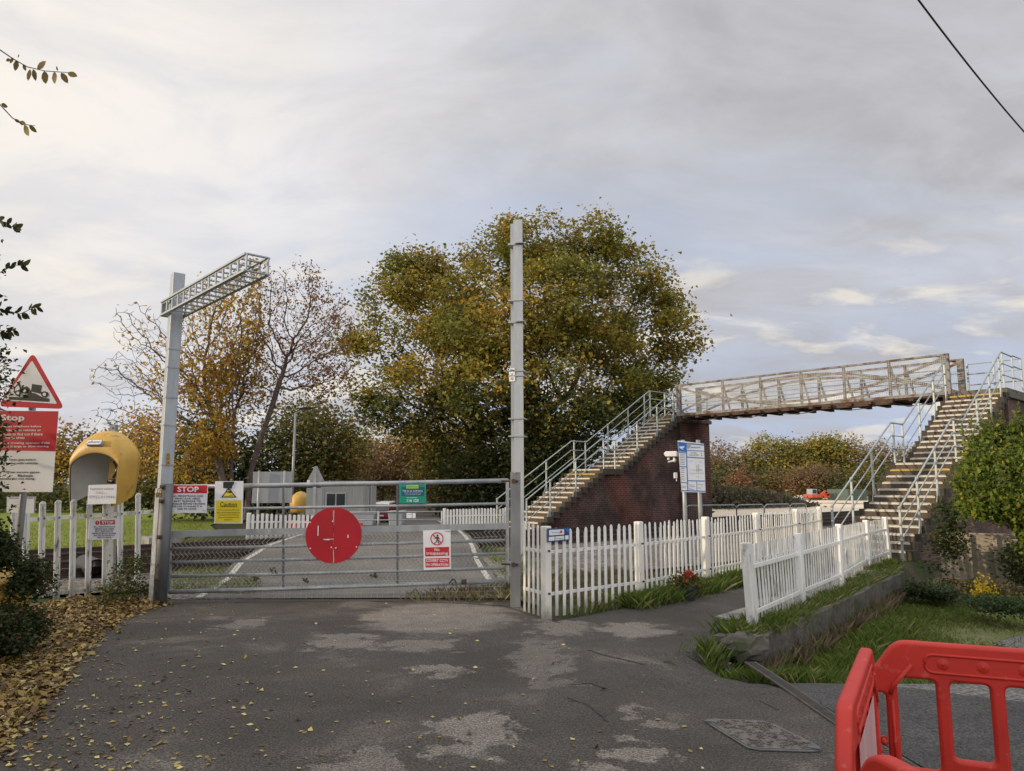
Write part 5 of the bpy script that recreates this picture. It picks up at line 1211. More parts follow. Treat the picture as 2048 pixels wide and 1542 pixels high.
mb = MB(); bx(mb, 1622, 995.5, 1644, 1000, Y, .5); bx(mb, 1622, 995.5, 1644, 1000, Y+1.4, .5); mb.build('track', 'rubber', ex, bevel=.1)
bx(MB(), 1624, 989, 1646, 996, Y, 1.9).build('body', 'orange', ex, bevel=.06); cbn = bx(MB(), 1625, 978, 1634, 989, Y+.2, 1.2).build('cab', 'tank', ex); bx(MB(), 1626, 979.5, 1633, 986, Y+.15, .1).build('pane', 'glass', cbn)
mb = MB()
for a, b in (((1642,991),(1652,983)), ((1652,983),(1656,991)), ((1648,994),(1658,990))): mb.bar(at(*a,Y), at(*b,Y), .22,.25)
mb.prism([at(1654,990,Y), at(1660,990,Y), at(1659,996,Y), at(1655,995,Y)], V(0,.7,0)); mb.build('arm', 'orange', ex)
ct = thing('green_container', 'dull green steel container at the edge of the sandy site', 'container', at(1715,1002,60)); bx(MB(), 1697, 979, 1733, 1001, 60, 4).build('body', pmat('green_container_paint', (.09,.13,.10), (.07,.10,.08), 3, .7), ct); mb = MB()
for x in range(1698, 1733, 3): bx(mb, x, 980, x+1, 1000, 59.96, .05)
mb.build('corrugation', pmat('green_container_rib', (.075,.11,.085), (.06,.09,.07), 3, .7), ct)
bo = thing('beam_stack', 'stack of pale beams lying on the sandy ground beside the excavator', 'beams', at(1605,997,64)); mb = MB()
for k in range(4): mb.bar(at(1590,996-k*.6,64+k*.3), at(1622,997-k*.6,64+k*.3), .3,.16)
mb.build('beam', 'car_white', bo)
# ================================================================ vegetation
OAK = [(2.6,(.088,.086,.020)),(3,(.125,.104,.020)),(3.2,(.175,.125,.022)),(1.6,(.055,.063,.018)),(1.2,(.20,.105,.025)),(.6,(.26,.18,.03))]
IVY = [(3,(.028,.042,.014)),(2,(.04,.055,.018)),(1,(.06,.062,.02)),(.5,(.09,.075,.025))]
GOLD = [(3,(.30,.20,.025)),(2,(.22,.15,.025)),(2,(.24,.12,.025)),(1.5,(.12,.10,.025)),(1,(.34,.16,.03))]
OLIVE = [(3,(.085,.085,.022)),(2,(.12,.10,.025)),(1.4,(.055,.06,.018)),(1,(.17,.12,.03))]
YGREEN = [(3,(.16,.15,.03)),(2,(.21,.17,.03)),(2,(.10,.10,.025)),(1,(.24,.15,.03))]
BROWN = [(3,(.15,.095,.055)),(2,(.18,.105,.05)),(1.5,(.10,.075,.04)),(1,(.21,.13,.05))]
RUSSET = [(3,(.20,.075,.035)),(2,(.15,.05,.03)),(1,(.26,.13,.04))]
PRIVET = [(3,(.10,.125,.018)),(3,(.15,.16,.022)),(1.5,(.06,.08,.016)),(1.2,(.24,.20,.03)),(.6,(.30,.22,.03))]
def br(p, f): return [(w, tuple(min(.75, c*f) for c in col)) for w, col in p]
OAK = [(w, (c[0]*1.95, c[1]*2.05, c[2]*1.8)) for w, c in OAK]; IVY = br(IVY, 1.5); GOLD = br(GOLD, 1.6); OLIVE = br(OLIVE, 1.5); YGREEN = br(YGREEN, 1.45); BROWN = br(BROWN, 1.3); RUSSET = br(RUSSET, 1.2); PRIVET = [(w*(.5 if c[0] > .22 else 1), (c[0]*1.1, c[1]*1.3, c[2]*1.3)) for w, c in PRIVET]
# ---- the great oak
YO = 42.0; k = YO/F
lob = [(1085,478,95,55,42),(1200,478,52,45,41),(1000,520,85,75,42),(925,570,60,60,40),(830,560,90,55,43),(780,615,70,60,42),(765,700,72,68,41),(740,760,48,45,42),(1285,560,70,62,42),(1235,530,60,60,44),(1320,630,70,70,41),(1350,690,46,58,42),
       (1140,590,110,80,39),(1050,640,120,85,38),(940,690,120,90,39),(860,780,110,75,39),(800,830,90,50,42),(980,790,110,70,37),(1110,740,100,80,38),(1200,680,90,80,40),(1230,790,90,60,40),(1290,760,60,50,42),(1120,830,120,60,38),(900,850,90,45,40),(1210,835,80,40,41),(1080,560,90,70,46),(900,640,100,80,46),(1180,640,100,90,46),(1310,815,36,26,42),(1040,880,130,60,43),(960,905,110,70,44),(1110,915,100,70,43),(1000,980,140,45,44)]
L3 = lobes3(YO, lob, .95)
ob = at(1078, 1024, YO); ob.z = 0; oz = V(0,0,1)
att = clumps(L3, 2300, .45, 2.0)
t0_ = [np.array(ob + V(.15*math.sin(i*.7), 0, i*.7)) for i in range(8)]
nodes, par = colonize(t0_, att, .55, 5.0, .75, 120, .10)
r = radii(par, .018, 2.25, .75)
oak = thing('oak_tree', 'huge spreading oak with bronze green autumn leaves behind the railway', 'tree', ob)
limbmesh('trunk', nodes, par, r, 'bark_dark', oak)
kids = np.zeros(len(par), int)
for q in par[1:]: kids[q] += 1
T = nodes[(kids == 0) & (nodes[:,2] > 1.5)]; T2 = nodes[(r < .034) & (nodes[:,2] > 1.5)]; T = np.concatenate([T, T2[rng.random(len(T2)) < .22]])
n = 112000; wts = rng.gamma(2.6, 1.0, len(T)); ci = rng.choice(len(T), n, p=wts/wts.sum())
key = np.clip(.5 + .42*np.sin(T[:,0]*.9+2*np.sin(T[:,2]*.8))*np.cos(T[:,1]*.7+T[:,2]*.6) + rng.normal(scale=.16, size=len(T)), 0, .99)
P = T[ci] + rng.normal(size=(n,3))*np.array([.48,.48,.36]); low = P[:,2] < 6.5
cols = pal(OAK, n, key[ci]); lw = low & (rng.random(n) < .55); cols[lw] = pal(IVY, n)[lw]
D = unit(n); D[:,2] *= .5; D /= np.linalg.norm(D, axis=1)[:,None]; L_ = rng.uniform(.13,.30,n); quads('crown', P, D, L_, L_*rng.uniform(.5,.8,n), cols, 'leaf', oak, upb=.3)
iv = 9000; a = rng.uniform(0, 2*PI, iv); zz_ = rng.uniform(0, 5.5, iv); rr2 = 1.0 + rng.normal(scale=.35, size=iv); P = np.stack([ob.x + np.cos(a)*rr2*1.1, ob.y + np.sin(a)*rr2, zz_], 1); L_ = rng.uniform(.12,.24,iv)
quads('ivy', P, unit(iv), L_, L_*.8, pal(IVY, iv), 'leaf', oak)
# ---- the two half-bare trees by the left mast
def baretree(name, label, Y, base, trunk, lob, nat, palette, nleaf, leaf, keep, r0=.0075, step=.20, kill=.24, infl=2.2, bark='twig', rmx=.15, leafzone=None):
    L3 = lobes3(Y, lob, .8); att = clumps(L3, nat, .2, .9); tr = [np.array(at(*q, Y)) for q in trunk]; pts = []
    for a, b in zip(tr, tr[1:]):
        m = max(1, int(np.linalg.norm(b-a)/step)); pts += [a + (b-a)*i/m for i in range(m)]
    pts.append(tr[-1]); nodes, par = colonize(pts, att, step, infl, kill, 150, .22); r = radii(par, r0, 2.3, rmx)
    root = thing(name, label, 'tree', V(*tr[0])); limbmesh('trunk', nodes, par, r, bark, root)
    C = nodes[r < r0*2.4]; w = np.array([leafzone(c) for c in C]) if leafzone else np.ones(len(C)); w /= w.sum(); ci = rng.choice(len(C), nleaf, p=w); P = C[ci] + rng.normal(size=(nleaf,3))*.10
    D = unit(nleaf); D[:,2] -= .7; D /= np.linalg.norm(D, axis=1)[:,None]; L_ = leaf*rng.uniform(.6,1.3,nleaf); quads('crown', P, D, L_, L_*.6, pal(palette, nleaf), 'leaf', root); return root
Y = 27.0; k = Y/F
xs_ = lambda px: at(px, 968, Y).x
baretree('autumn_tree', 'half-bare autumn tree with golden leaves low down, behind the left mast', Y, 0, [(455,1040),(445,960),(432,905),(440,850)],
   [(360,760,110,95),(300,720,80,75),(230,755,60,45),(270,650,60,55),(225,830,45,40),(320,860,70,60),(420,700,80,110),(480,640,60,90),(500,560,45,50),(420,860,60,60),(400,610,60,60),(350,920,60,50)], 4200, GOLD, 5200, .15, 1,
   leafzone=lambda c: .05 + 1.6*math.exp(-((c[0]-xs_(455))/1.7)**2)*(1.3 if c[2] < 6.2 else .45) + (.25 if c[2] < 3.6 else 0))
baretree('autumn_tree', 'leaning half-bare tree with red berries and russet leaves at its top, left of the oak', Y+1, 0, [(492,1040),(500,950),(520,880),(545,810),(560,760)],
   [(570,640,70,80),(610,560,50,50),(650,620,50,60),(640,690,60,60),(600,720,70,70),(680,660,36,60),(540,700,60,80),(680,730,30,50),(540,600,50,70),(640,770,60,40),(480,800,50,50)], 3400, RUSSET+[(3,(.28,.19,.03))], 3400, .12, 1,
   leafzone=lambda c: .3 + (1.2 if c[0] > at(600,700,Y).x else .35))
rtr = [(470,1040),(463,955),(462,890),(470,820)]
baretree('autumn_tree', 'slender pale-stemmed tree with thin yellow leaves between the two half-bare trees', Y+.6, 0, rtr, [(480,740,50,70),(520,780,50,50),(450,800,50,50),(500,680,40,50),(430,900,60,40),(400,940,50,40)], 1300, GOLD, 2600, .15, 1)
# ---- trees and bushes beyond the line, one by one: (label, depth, lobes, palette, leaves, leaf size)
BG = 'trees and bushes beyond the railway'
bl = [
 ('golden brown tree at the far left edge beyond the field', 52, [(20,900,60,60),(60,930,60,50),(-30,930,60,60),(110,905,40,40)], GOLD, 4200, .30),
 ('loose orange-brown tree beyond the field behind the yellow hood', 55, [(150,905,50,45),(190,930,60,45),(120,950,60,35),(250,920,50,45)], BROWN+[(3,(.26,.17,.04))], 4200, .30),
 ('yellow bush beyond the field, close left of the galvanised mast', 46, [(290,930,45,60),(300,870,36,45),(330,950,50,45)], GOLD, 4200, .26),
 ('dark ivy-covered bush behind the golden half-bare tree', 33, [(400,930,55,75),(450,960,60,60),(370,990,50,45),(420,870,35,40)], IVY, 7000, .2),
 ('dark green holly-like bush behind the grey sign backs', 34, [(540,930,70,75),(600,900,60,80),(560,980,80,40),(500,965,50,55)], OLIVE+IVY, 8000, .2),
 ('tall olive bush with orange tips behind the street lamp', 36, [(640,880,50,70),(650,940,50,60),(610,850,45,45),(680,900,40,60)], OLIVE+[(2,(.22,.13,.03))], 7000, .2),
 ('pale lime and yellow tree behind the cabin, left of the oak', 58, [(700,890,40,45),(730,900,40,40),(740,940,50,45),(690,940,40,45)], YGREEN, 5200, .28),
 ('pinkish brown leafless shrub behind the site cabin', 50, [(770,930,46,42),(730,965,40,35),(800,960,40,40)], BROWN, 4600, .2),
 ('bright yellow-leaved tree beneath the oak crown, above the green sign', 52, [(830,890,60,45),(870,920,60,50),(810,920,45,45),(900,880,40,40)], GOLD+[(2,(.16,.15,.03))], 5600, .26),
 ('mixed dark green bush at the end of the lane', 62, [(780,985,40,28),(830,965,50,40),(880,970,50,36)], OLIVE+IVY, 4600, .26),
 ('dark dense bush below the oak behind the far cream fence', 38, [(920,970,60,60),(985,960,60,70),(1040,940,60,80),(960,1010,70,30)], IVY+[(1.5,(.10,.085,.02))], 9500, .2),
 ('orange-flecked bush between the lane and the oak trunk', 46, [(885,985,32,36),(870,950,36,40)], OLIVE+[(2,(.24,.14,.03))], 3000, .22),
 ('dark bush below the left flight of footbridge steps', 38, [(1100,960,60,80),(1160,930,50,70),(1120,1010,70,30)], IVY, 6000, .2)]
for lab, Y, lob, pl_, n, lf_ in bl: bush('bush' if 'bush' in lab or 'shrub' in lab else 'autumn_tree', lab, 'bush' if 'bush' in lab or 'shrub' in lab else 'tree', Y, lob, pl_, n, lf_, BG, per=20)
FG = 'trees beyond the sandy site'
fr_ = [('feathery pale tree just right of the brick pier', [(1440,925,30,42),(1425,950,30,40),(1450,960,30,36)], BROWN+[(2,(.16,.13,.05))], 1900),
 ('grey-gold sparse tree, second from the brick pier', [(1485,935,26,34),(1480,965,30,30)], BROWN+YGREEN, 1500),
 ('taller ochre tree with a pointed top on the far side of the site', [(1530,912,32,40),(1520,950,36,40),(1545,945,30,36)], YGREEN+[(2,(.18,.13,.05))], 2600),
 ('olive tree in the middle of the far row above the excavator fence', [(1572,915,26,36),(1575,955,32,36)], OLIVE+YGREEN, 1900),
 ('bright yellow-green tree in the far row with the fullest crown', [(1612,912,34,36),(1610,950,40,40),(1640,905,26,30)], YGREEN+[(2.5,(.26,.22,.03))], 3000),
 ('tall pale green tree right of the brightest crown', [(1665,905,34,34),(1670,945,34,40)], YGREEN+OLIVE, 2400),
 ('thin greyish tree at the right end of the far row by the steps', [(1710,912,30,38),(1720,950,36,40),(1755,920,30,40)], BROWN+YGREEN, 2200),
 ('olive brown tree behind the lower right steps', [(1790,930,30,40),(1800,960,40,40),(1840,930,40,45)], OLIVE+BROWN, 2200)]
for lab, lob, pl_, n in [(a, b, br(c_, 1.25), d) for a, b, c_, d in fr_]: bush('autumn_tree', lab, 'tree', 96, lob, pl_, int(n*2.4), .33, FG, per=14, spread=.55, shell=.25)
bush('bush', 'dark green bushes at the foot of the far trees beside the brick pier', 'bush', 86, [(1445,970,36,22),(1490,972,36,20),(1530,972,30,20)], IVY, 3600, .36, FG)
bush('bush', 'small orange-brown bush before the dark far bushes', 'bush', 80, [(1480,972,16,16),(1478,958,9,12)], BROWN+RUSSET[:1], 1300, .28, FG)
bush('bush', 'broad purple-brown rounded bush behind the excavator', 'bush', 78, [(1610,962,36,18),(1632,956,30,22),(1588,968,20,12),(1650,964,22,16)], BROWN, 4600, .28, FG)
bush('bush', 'second brown bush between the olive trees and the scrub', 'bush', 80, [(1540,972,18,14),(1548,964,12,14)], BROWN+OLIVE, 1700, .28, FG)
bush('bush', 'dark evergreen bush behind the lower steps', 'bush', 75, [(1690,970,40,26),(1740,965,50,34),(1800,975,50,26)], IVY+OLIVE, 4200, .3, FG)
n = 15000; P = []
for i in range(n):
    f = random.random(); a, b = at(1410,1012,50), at(1590,1005,56); p = a.lerp(b, f); h = (1.25*(1-f**2.2) + .10)*random.random()**.7; P.append((p.x + random.gauss(0,.5), p.y + random.gauss(0,1.6), max(.02, h*(1-.0))))
P = np.array(P); L_ = rng.uniform(.16,.34,n); o = quads('scrub', P, unit(n), L_, L_*.5, pal([(3,(.10,.085,.055)),(2,(.075,.075,.035)),(2,(.13,.105,.07)),(1,(.05,.06,.02))], n), 'leaf'); tag(o, kind='stuff')
bush('hedge', 'low dark hedge along the far edge of the pasture', 'hedge', 44, [(40,1000,60,26),(130,1002,60,24),(220,1004,60,24),(310,1004,50,26),(-60,1000,60,26)], IVY+OLIVE, 6500, .24, None, limbs=False, parts=('foliage','trunk'))
# ---- left edge: hedge, ivy, sprays of twigs
hl = []
HP_ = []
bush('hedge', 'tall dark hedge with ivy at the left edge beside the warning sign', 'hedge', 7.9, [(-76,760,64,80,7.9),(-94,880,70,90,7.7),(-80,1000,72,80,7.5),(-110,620,80,90,7.6),(-80,1085,60,60,7.6),(-190,500,110,150,6.6),(-260,900,160,260,6.8)], [(3,(.035,.05,.014)),(2,(.055,.07,.018)),(1,(.10,.10,.025)),(.5,(.02,.03,.01))], 26000, .055, None, per=30, spread=.10, shell=.6)
sh = MB()
def mass(name, label, P0, R0, n, leaf, palette):
    root = thing(name, label, 'hedge', (P0[0][0], P0[0][1], 0)); C = clumps([(np.array(c), np.array(q)) for c, q in zip(P0, R0)], n//20, .55, .1); ci = rng.integers(0, len(C), n); P = C[ci] + rng.normal(size=(n,3))*leaf*1.5; L_ = leaf*rng.uniform(.7,1.3,n)
    quads('foliage', P, unit(n), L_, L_*.7, pal(palette, n), 'leaf', root); mb = MB()
    for c, q in zip(P0, R0): mb.tube([(c[0], c[1], 0), (c[0]+.1, c[1], c[2])], [.09,.04], 7)
    mb.build('trunk', 'bark_dark', root, True)
mass('hedge', 'tall dense roadside hedge along the left side of the tarmac, nearest the camera', [(-7.6,5.6,2.2),(-7.4,3.6,2.4),(-7.4,1.4,2.4),(-7.5,-1.0,2.4),(-9.0,6.0,3.4),(-9,3,3.6),(-9,0,3.6)], [(1.3,1.4,2.4),(1.4,1.4,2.6),(1.4,1.5,2.6),(1.4,1.6,2.6),(1.4,1.7,3.4),(1.5,1.8,3.4),(1.5,1.9,3.4)], 26000, .16, IVY)
bush('ivy', 'trailing dark ivy over the grit bin and fence foot at lower left', 'ivy', 7.6, [(-20,1090,40,24,7.6),(84,1165,8,30,8.2),(14,1228,30,14,7.3),(40,1255,40,24,7.3),(0,1275,50,40,6.9),(40,1165,5,34,7.4),(62,1150,14,30,7.6),(10,1120,26,14,7.5)], [(3,(.03,.045,.016)),(2,(.05,.07,.02)),(1,(.08,.10,.03)),(.7,(.10,.05,.03))], 8500, .045, None, per=24, spread=.06, limbs=False, parts=('foliage','stem'))
bush('weed', 'tuft of ivy and weeds at the foot of the telephone post', 'weed', 9.6, [(255,1150,22,35,10.3),(225,1185,30,16,10.0),(290,1185,24,14,10.6),(270,1120,8,22,10.4)], [(3,(.04,.055,.018)),(2,(.07,.09,.02)),(1,(.14,.12,.03))], 1500, .045, None, per=18, spread=.07, limbs=False, parts=('foliage','stem'))
def spray(name, label, Y, line, leaves, lsize, palette, extra=()):
    root = thing(name, label, 'branch', at(*line[0], Y)); mb = MB(); pts = [at(x, y, Y) for x, y in line]; mb.tube(pts, [.006 - .004*i/len(pts) for i in range(len(pts))], 5)
    for l in extra: mb.tube([at(x, y, Y) for x, y in l], .0025, 4)
    mb.build('twig', 'twig', root, True); P = []; D = []
    for x, y, dx, dy in leaves: a, b = at(x, y, Y), at(x+dx, y+dy, Y+random.uniform(-.03,.03)); P.append(a); D.append(b-a)
    P = np.array(P); D = np.array(D); L_ = np.linalg.norm(D, axis=1); D = D/L_[:,None]; 
    n_ = len(P); S = np.cross(D, np.array([.25,1.0,.15]) + rng.normal(size=(n_,3))*.25); S /= np.linalg.norm(S, axis=1)[:,None]; v = np.empty((n_,8,3))
    for i_, (f_, w_) in enumerate(((0,0),(.18,.17),(.45,.26),(.78,.17),(1,0),(.78,-.17),(.45,-.26),(.18,-.17))): v[:,i_] = P + D*(L_*f_)[:,None] + S*(L_*w_)[:,None]
    mesh_np('leaf', v.reshape(-1,3), 8, pal(palette, n_), 'leaf', root)
AU = [(2,(.20,.15,.03)),(1,(.24,.16,.05)),(1,(.15,.12,.03))]
spray('leafy_branch', 'upper hanging twig with olive yellow leaves against the sky at top left', 5.5, [(-60,60),(-4,97),(25,117),(55,134),(90,142),(135,145)], [(26,115,-6,12),(34,120,-4,22),(60,138,-4,24),(74,138,18,-16),(88,142,4,26),(108,143,2,25),(122,145,14,22),(135,145,20,8),(46,128,6,14),(38,108,-2,8),(66,138,6,24),(20,118,-8,4),(115,142,-2,-10)], .1, AU)
spray('leafy_branch', 'second hanging twig with brownish leaves below the upper one at top left', 5.5, [(-60,180),(-3,206),(25,236),(45,248),(70,252)], [(2,208,14,6),(28,238,14,8),(38,244,14,4),(48,250,10,22),(58,251,16,14)], .1, AU)
dkl = [(3,(.03,.045,.015)),(2,(.055,.06,.02)),(1,(.09,.075,.02))]
for i, (ln, lab) in enumerate((([(-60,420),(0,440),(20,452),(38,458)], 'dark leafy twig sticking out at left above the hedge, topmost'), ([(-60,560),(0,545),(28,530),(52,532)], 'dark leafy twig at left, second down above the hedge'), ([(-60,600),(0,618),(40,628),(76,612)], 'dark leafy twig reaching furthest right at left above the warning sign'), ([(-60,660),(0,668),(14,664),(28,660)], 'short dark twig at left just above the hedge top'))):
    lv = []
    for a, b in zip(ln, ln[1:]):
        for k in range(9 if i == 2 else 7):
            f = random.random(); x, y = a[0]+(b[0]-a[0])*f, a[1]+(b[1]-a[1])*f; lv.append((x, y, random.uniform(2,17), random.choice((-1,1))*random.uniform(3,15)))
    spray('leafy_branch', lab, 7.6, ln, lv, .06, dkl)
# ---- right: shrub, ivy, small plants
sl_ = [(1955,910,16,24,14),(1985,890,18,26,14.2),(2015,895,20,28,14),(2045,885,24,30,14),(2080,900,40,50,14),(1942,960,14,24,13.8),(1960,955,26,28,13.6),(2000,950,30,32,13.4),(2040,945,34,36,13.3),(1938,1005,14,22,13.6),(1960,1005,24,24,13.3),(1990,1008,32,26,13.1),(2030,1010,36,30,13.0),(2080,1010,50,60,13),(2075,1070,26,30,13)]
bush('shrub', 'large yellow-green shrub in front of the right footbridge steps', 'shrub', 13.6, sl_, PRIVET, 17000, .085, None, per=14, spread=.11, flat=False, trunk=(9.4,13.8,-.42), zb=-.4, shell=.5, twr=.03)
shb = bpy.context.scene.objects['shrub']; P = []; D = []; mbt = MB()
for k in range(190):
    l = random.choice(sl_); b0 = at(l[0]+random.uniform(-1,1)*l[2], l[1]+random.uniform(-.6,.3)*l[3], l[4]); e0 = b0 + V(random.gauss(-.02,.13), random.gauss(-.06,.12), random.uniform(.22,.62)); mbt.tube([b0, b0.lerp(e0,.5)+V(random.gauss(0,.02),0,.02), e0], [.006,.004,.002], 4)
    for q in range(22):
        f = random.random(); p = b0.lerp(e0, f); P.append(p); d = (e0-b0).normalized()*.6 + V(random.gauss(0,.6), random.gauss(0,.6), random.gauss(0,.35)); D.append(d.normalized())
P = np.array(P); D = np.array(D); m = len(P); quads('shoot_leaves', P, D, rng.uniform(.06,.11,m), rng.uniform(.025,.045,m), pal(PRIVET, m), 'leaf', shb); mbt.build('shoot', 'twig', shb)
bush('ivy', 'dark ivy climbing the base of the right brick steps', 'ivy', 14.2, [(1900,1085,16,36,14.2),(1872,1132,14,8,13.9),(1896,1030,10,26,14.3),(2045,1130,26,40,14)], IVY, 3600, .075, None, per=24, spread=.12, limbs=False, zb=-.42, parts=('foliage','stem'))
bush('bush', 'low grey-green bramble at the end of the retaining wall', 'bush', 12.5, [(1845,1182,26,7,12.6),(1880,1186,30,6,12.4),(1828,1180,12,5,12.8)], [(3,(.05,.075,.035)),(2,(.04,.055,.02)),(1,(.09,.10,.04))], 3000, .06, None, per=20, spread=.06, limbs=False, zb=-.42, parts=('foliage','stem'))
bush('bush', 'brown dead undergrowth in front of the board fence', 'bush', 13.3, [(1935,1174,50,8,13.4),(2000,1180,50,8,13.2),(1890,1184,36,7,12.8)], BROWN+IVY, 2400, .06, None, per=16, spread=.06, limbs=False, zb=-.42, parts=('foliage','stem'))
bush('bush', 'low green patch of weeds below the yellow flowers', 'bush', 10.9, [(1985,1208,50,8,11),(2030,1214,40,8,10.8)], [(3,(.05,.085,.03)),(2,(.07,.10,.03))], 2200, .05, None, per=18, spread=.06, limbs=False, zb=-.40, parts=('foliage','stem'))
q = at(1967,1188,11.4); yf = thing('flowering_plant', 'bright yellow flowering plant on the grass before the board fence', 'plant', (q.x,q.y,-.4)); n = 420; P = np.array([q.x,q.y,-.02]) + rng.normal(size=(n,3))*np.array([.09,.07,.11]); P[:,2] = np.maximum(P[:,2], -.36)
quads('flower', P, unit(n), np.full(n,.04), np.full(n,.034), pal([(3,(.62,.45,.02)),(2,(.5,.34,.02))], n), 'leaf', yf); n = 260; P = np.array([q.x,q.y,-.2]) + rng.normal(size=(n,3))*np.array([.10,.08,.10]); quads('foliage', P, unit(n), np.full(n,.05), np.full(n,.025), pal(PRIVET, n), 'leaf', yf)
# ---- grass tufts along the fences, wall and garden
GR = [(3,(.10,.155,.025)),(2,(.14,.19,.035)),(1.2,(.07,.11,.02)),(.9,(.24,.21,.085))]
def along(pts, n, wd, z=0.0, hf=False, shift=0.0):
    out = []; P_ = [V(*p) if len(p) == 3 else V(p[0], p[1], 0) for p in pts]
    seg = [(a, b, (b-a).length) for a, b in zip(P_, P_[1:])]; T = sum(s[2] for s in seg)
    tuft = [random.random()*T for _ in range(max(6, n//45))]
    for _ in range(n):
        l = random.choice(tuft) + random.gauss(0,.09); l = min(max(l, 0), T)
        for a, b, L in seg:
            if l <= L: break
            l -= L
        p = a.lerp(b, min(1, l/L)); d = (b-a).normalized(); s_ = V(d.y, -d.x, 0); p = p + s_*(shift + random.gauss(0, wd)); out.append((p.x, p.y, z + (hgt(p.x, p.y) if hf else 0)))
    return out
FQ = [FP[0].lerp(FP[1], .75), FP[1], FP[2], FP[3], FP[4]]
grass('grass', along([(q.x, q.y) for q in FQ], 9000, .12, shift=.10), .08, .24, .011, GR, .55)
grass('grass', along([(q.x, q.y) for q in FP], 1600, .06, shift=.03), .05, .16, .010, GR+[(2,(.15,.12,.06))], .5)
grass('grass', along([(q.x, q.y) for q in LP], 3000, .09, z=.01, shift=.12), .05, .14, .010, GR, .5)
grass('grass', along([pxy(1455,1275), pxy(1500,1262), pxy(1560,1245)], 1500, .10), .06, .18, .010, GR, .5)
grass('grass', along([pxy(1430,1298), pxy(1500,1318), pxy(1580,1322), pxy(1640,1322)], 4200, .12, hf=True), .05, .17, .011, GR, .5)
grass('grass', along([(2.55,7.4), (3.2,8.3), (4.2,9.6), (5.5,11.2)], 3600, .12, hf=True, shift=.2), .05, .18, .010, GR, .5)
pts = []
for _ in range(1500):
    p = W0.lerp(W1, random.random()) - WN*(.02+abs(random.gauss(0,.08))); pts.append((p.x, p.y, .03))
grass('grass', pts, .05, .13, .010, GR+[(2,(.24,.20,.10))], .7)
pts = []
for _ in range(1700):
    p = W0.lerp(W1, random.random()**1.4) + WN*(.02+abs(random.gauss(0,.07))); pts.append((p.x, p.y, hgt(p.x, p.y)))
grass('grass', pts, .10, .30, .009, [(3,(.22,.17,.10)),(2,(.15,.11,.07)),(1,(.10,.12,.03))], .35)
pts = []
for _ in range(34000):
    l, w_ = random.random(), abs(random.gauss(0, .9)); p = W0.lerp(W1, l*1.02 - .04) + WN*(.1 + w_); 
    if math.sin(p.x*2.1+1)*math.sin(p.y*1.7) + random.gauss(0,.4) > -.35: pts.append((p.x, p.y, hgt(p.x, p.y)))
grass('grass', pts, .03, .09, .010, GR+[(1,(.12,.12,.045))], .6)
pts = [p for p in ((TD*random.uniform(-45,14) + TN*(21.0 + random.random()**1.7*14)) for _ in range(38000)) if p.x < -.41*p.y]
grass('grass', [(p.x, p.y, 0) for p in pts], .04, .10, .02, [(3,(.17,.215,.032)),(2,(.13,.175,.03)),(1,(.21,.21,.055))], .5)
pts = []
for _ in range(2600):
    l = random.random()**.7; a, b = gp(1005,1180), gp(945,1090); p = a.lerp(b, l) + V(random.random()**1.3*1.3+.15, 0, 0)
    if math.sin(p.x*4)*math.sin(p.y*3.1) + random.gauss(0,.3) > 0: pts.append((p.x, p.y, .01))
grass('grass', pts, .04, .16, .011, GR+[(1,(.16,.13,.06))], .6)
pts = []
for _ in range(6000):
    p = FP[0].lerp(FP[2], random.uniform(-.1,1.2)) + V(-.707,.707,0)*(random.random()*2.4+.1); pts.append((p.x, p.y, .0))
grass('grass', [p for p in pts if p[1] > 10.4 or p[0] > .9], .04, .17, .009, [(2,(.11,.14,.03)),(3,(.20,.16,.09)),(2,(.15,.10,.06))], .6)
pts = [gp(random.uniform(345,520), random.uniform(1120,1190)) for _ in range(2600)]
grass('grass', [(p.x, p.y, .01) for p in pts if p.x < -2.6 - (p.y-10)*.12 - .5], .03, .10, .012, GR+[(2,(.14,.12,.05))], .6)
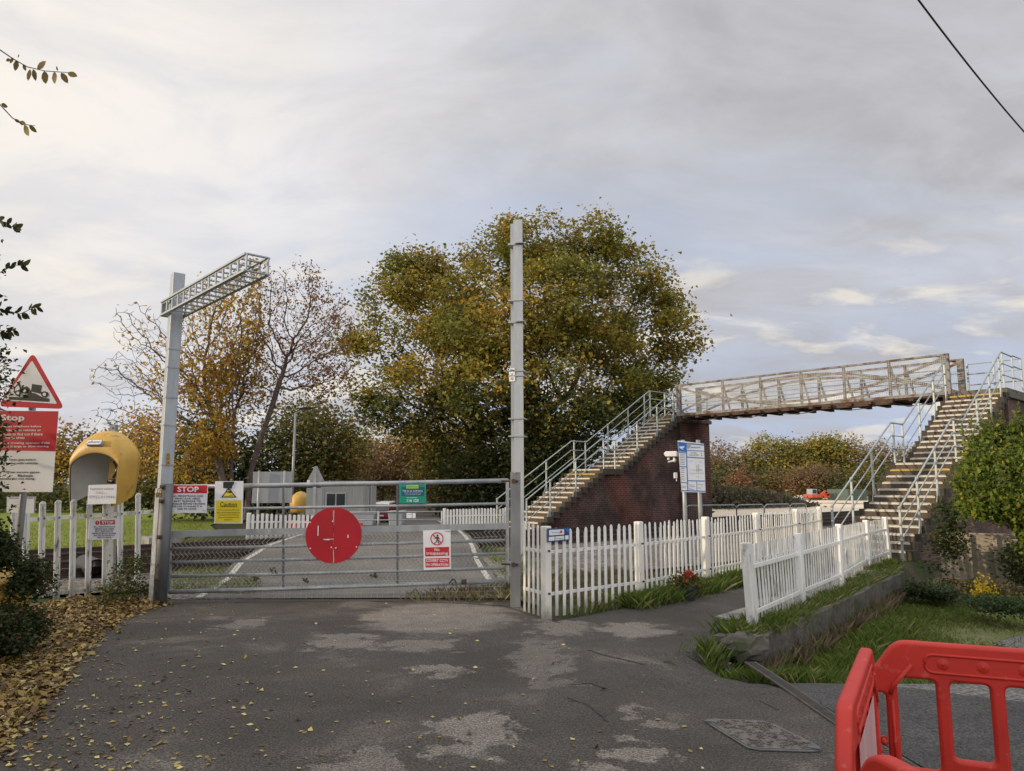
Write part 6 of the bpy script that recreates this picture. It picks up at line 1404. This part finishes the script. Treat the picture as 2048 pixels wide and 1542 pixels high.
# ---- fallen leaves
LC = [(2.4,(.34,.245,.065)),(3,(.24,.16,.05)),(2.6,(.17,.10,.042)),(3,(.10,.062,.033)),(1.0,(.40,.34,.16))]
edge = [gp(330,1207), gp(250,1228), gp(170,1290), gp(110,1365), gp(40,1440), gp(-60,1520)]
P = []
for _ in range(11000):
    i = random.randrange(len(edge)-1); a, b = edge[i], edge[i+1]; p = a.lerp(b, random.random()); w_ = random.random()**1.15*1.5 - abs(random.gauss(0,.10)); p = p + V(-1,.25,0).normalized()*w_; P.append((p.x, p.y, .008 + random.random()*.045*min(1, max(0, w_)*2)))
P = np.array(P); n = len(P); D = unit(n); D[:,2] *= .28; D /= np.linalg.norm(D, axis=1)[:,None]; L_ = rng.uniform(.022,.085,n)
def leaves(name, P, L_, D, cols):
    n = len(P); S = np.cross(D, np.array([0,0,1.0]) + rng.normal(size=(n,3))*.28); S /= np.linalg.norm(S, axis=1)[:,None]; U = np.cross(S, D)
    mid = P + D*(L_*.45)[:,None]; w_ = (L_*rng.uniform(.28,.45,n))[:,None]; up_ = U*(L_*rng.uniform(-.12,.30,n))[:,None]; v = np.empty((n,4,3)); v[:,0] = P; v[:,1] = mid+S*w_+up_; v[:,2] = P+D*L_[:,None]; v[:,3] = mid-S*w_+up_; v[:,:,2] = np.maximum(v[:,:,2], .005)
    return tag(mesh_np(name, v.reshape(-1,3), 4, cols, 'dryleaf'), kind='stuff')
leaves('leaf_litter', P, L_, D, pal(LC, n))
sheet('leaf_mould', [pxy(345,1206), pxy(250,1232), pxy(175,1292), pxy(110,1370), pxy(30,1450), pxy(-100,1530), (-9,3), (-9,9.6), (-5.2,10.6)], 'litter', .005, .3, .06, kind='structure')
P = []
while len(P) < 900:
    px, py = random.uniform(0,1500), random.uniform(1205,1542)
    if random.random() < math.exp(-max(0, px-150 - (1542-py)*.3)/240.0) + .035: p = gp(px, py); P.append((p.x, p.y, .006))
P = np.array(P); n = len(P); D = unit(n); D[:,2] *= .12; D /= np.linalg.norm(D, axis=1)[:,None]; leaves('fallen_leaves', P, rng.uniform(.018,.052,n), D, pal(LC+[(4,(.52,.43,.15))], n))
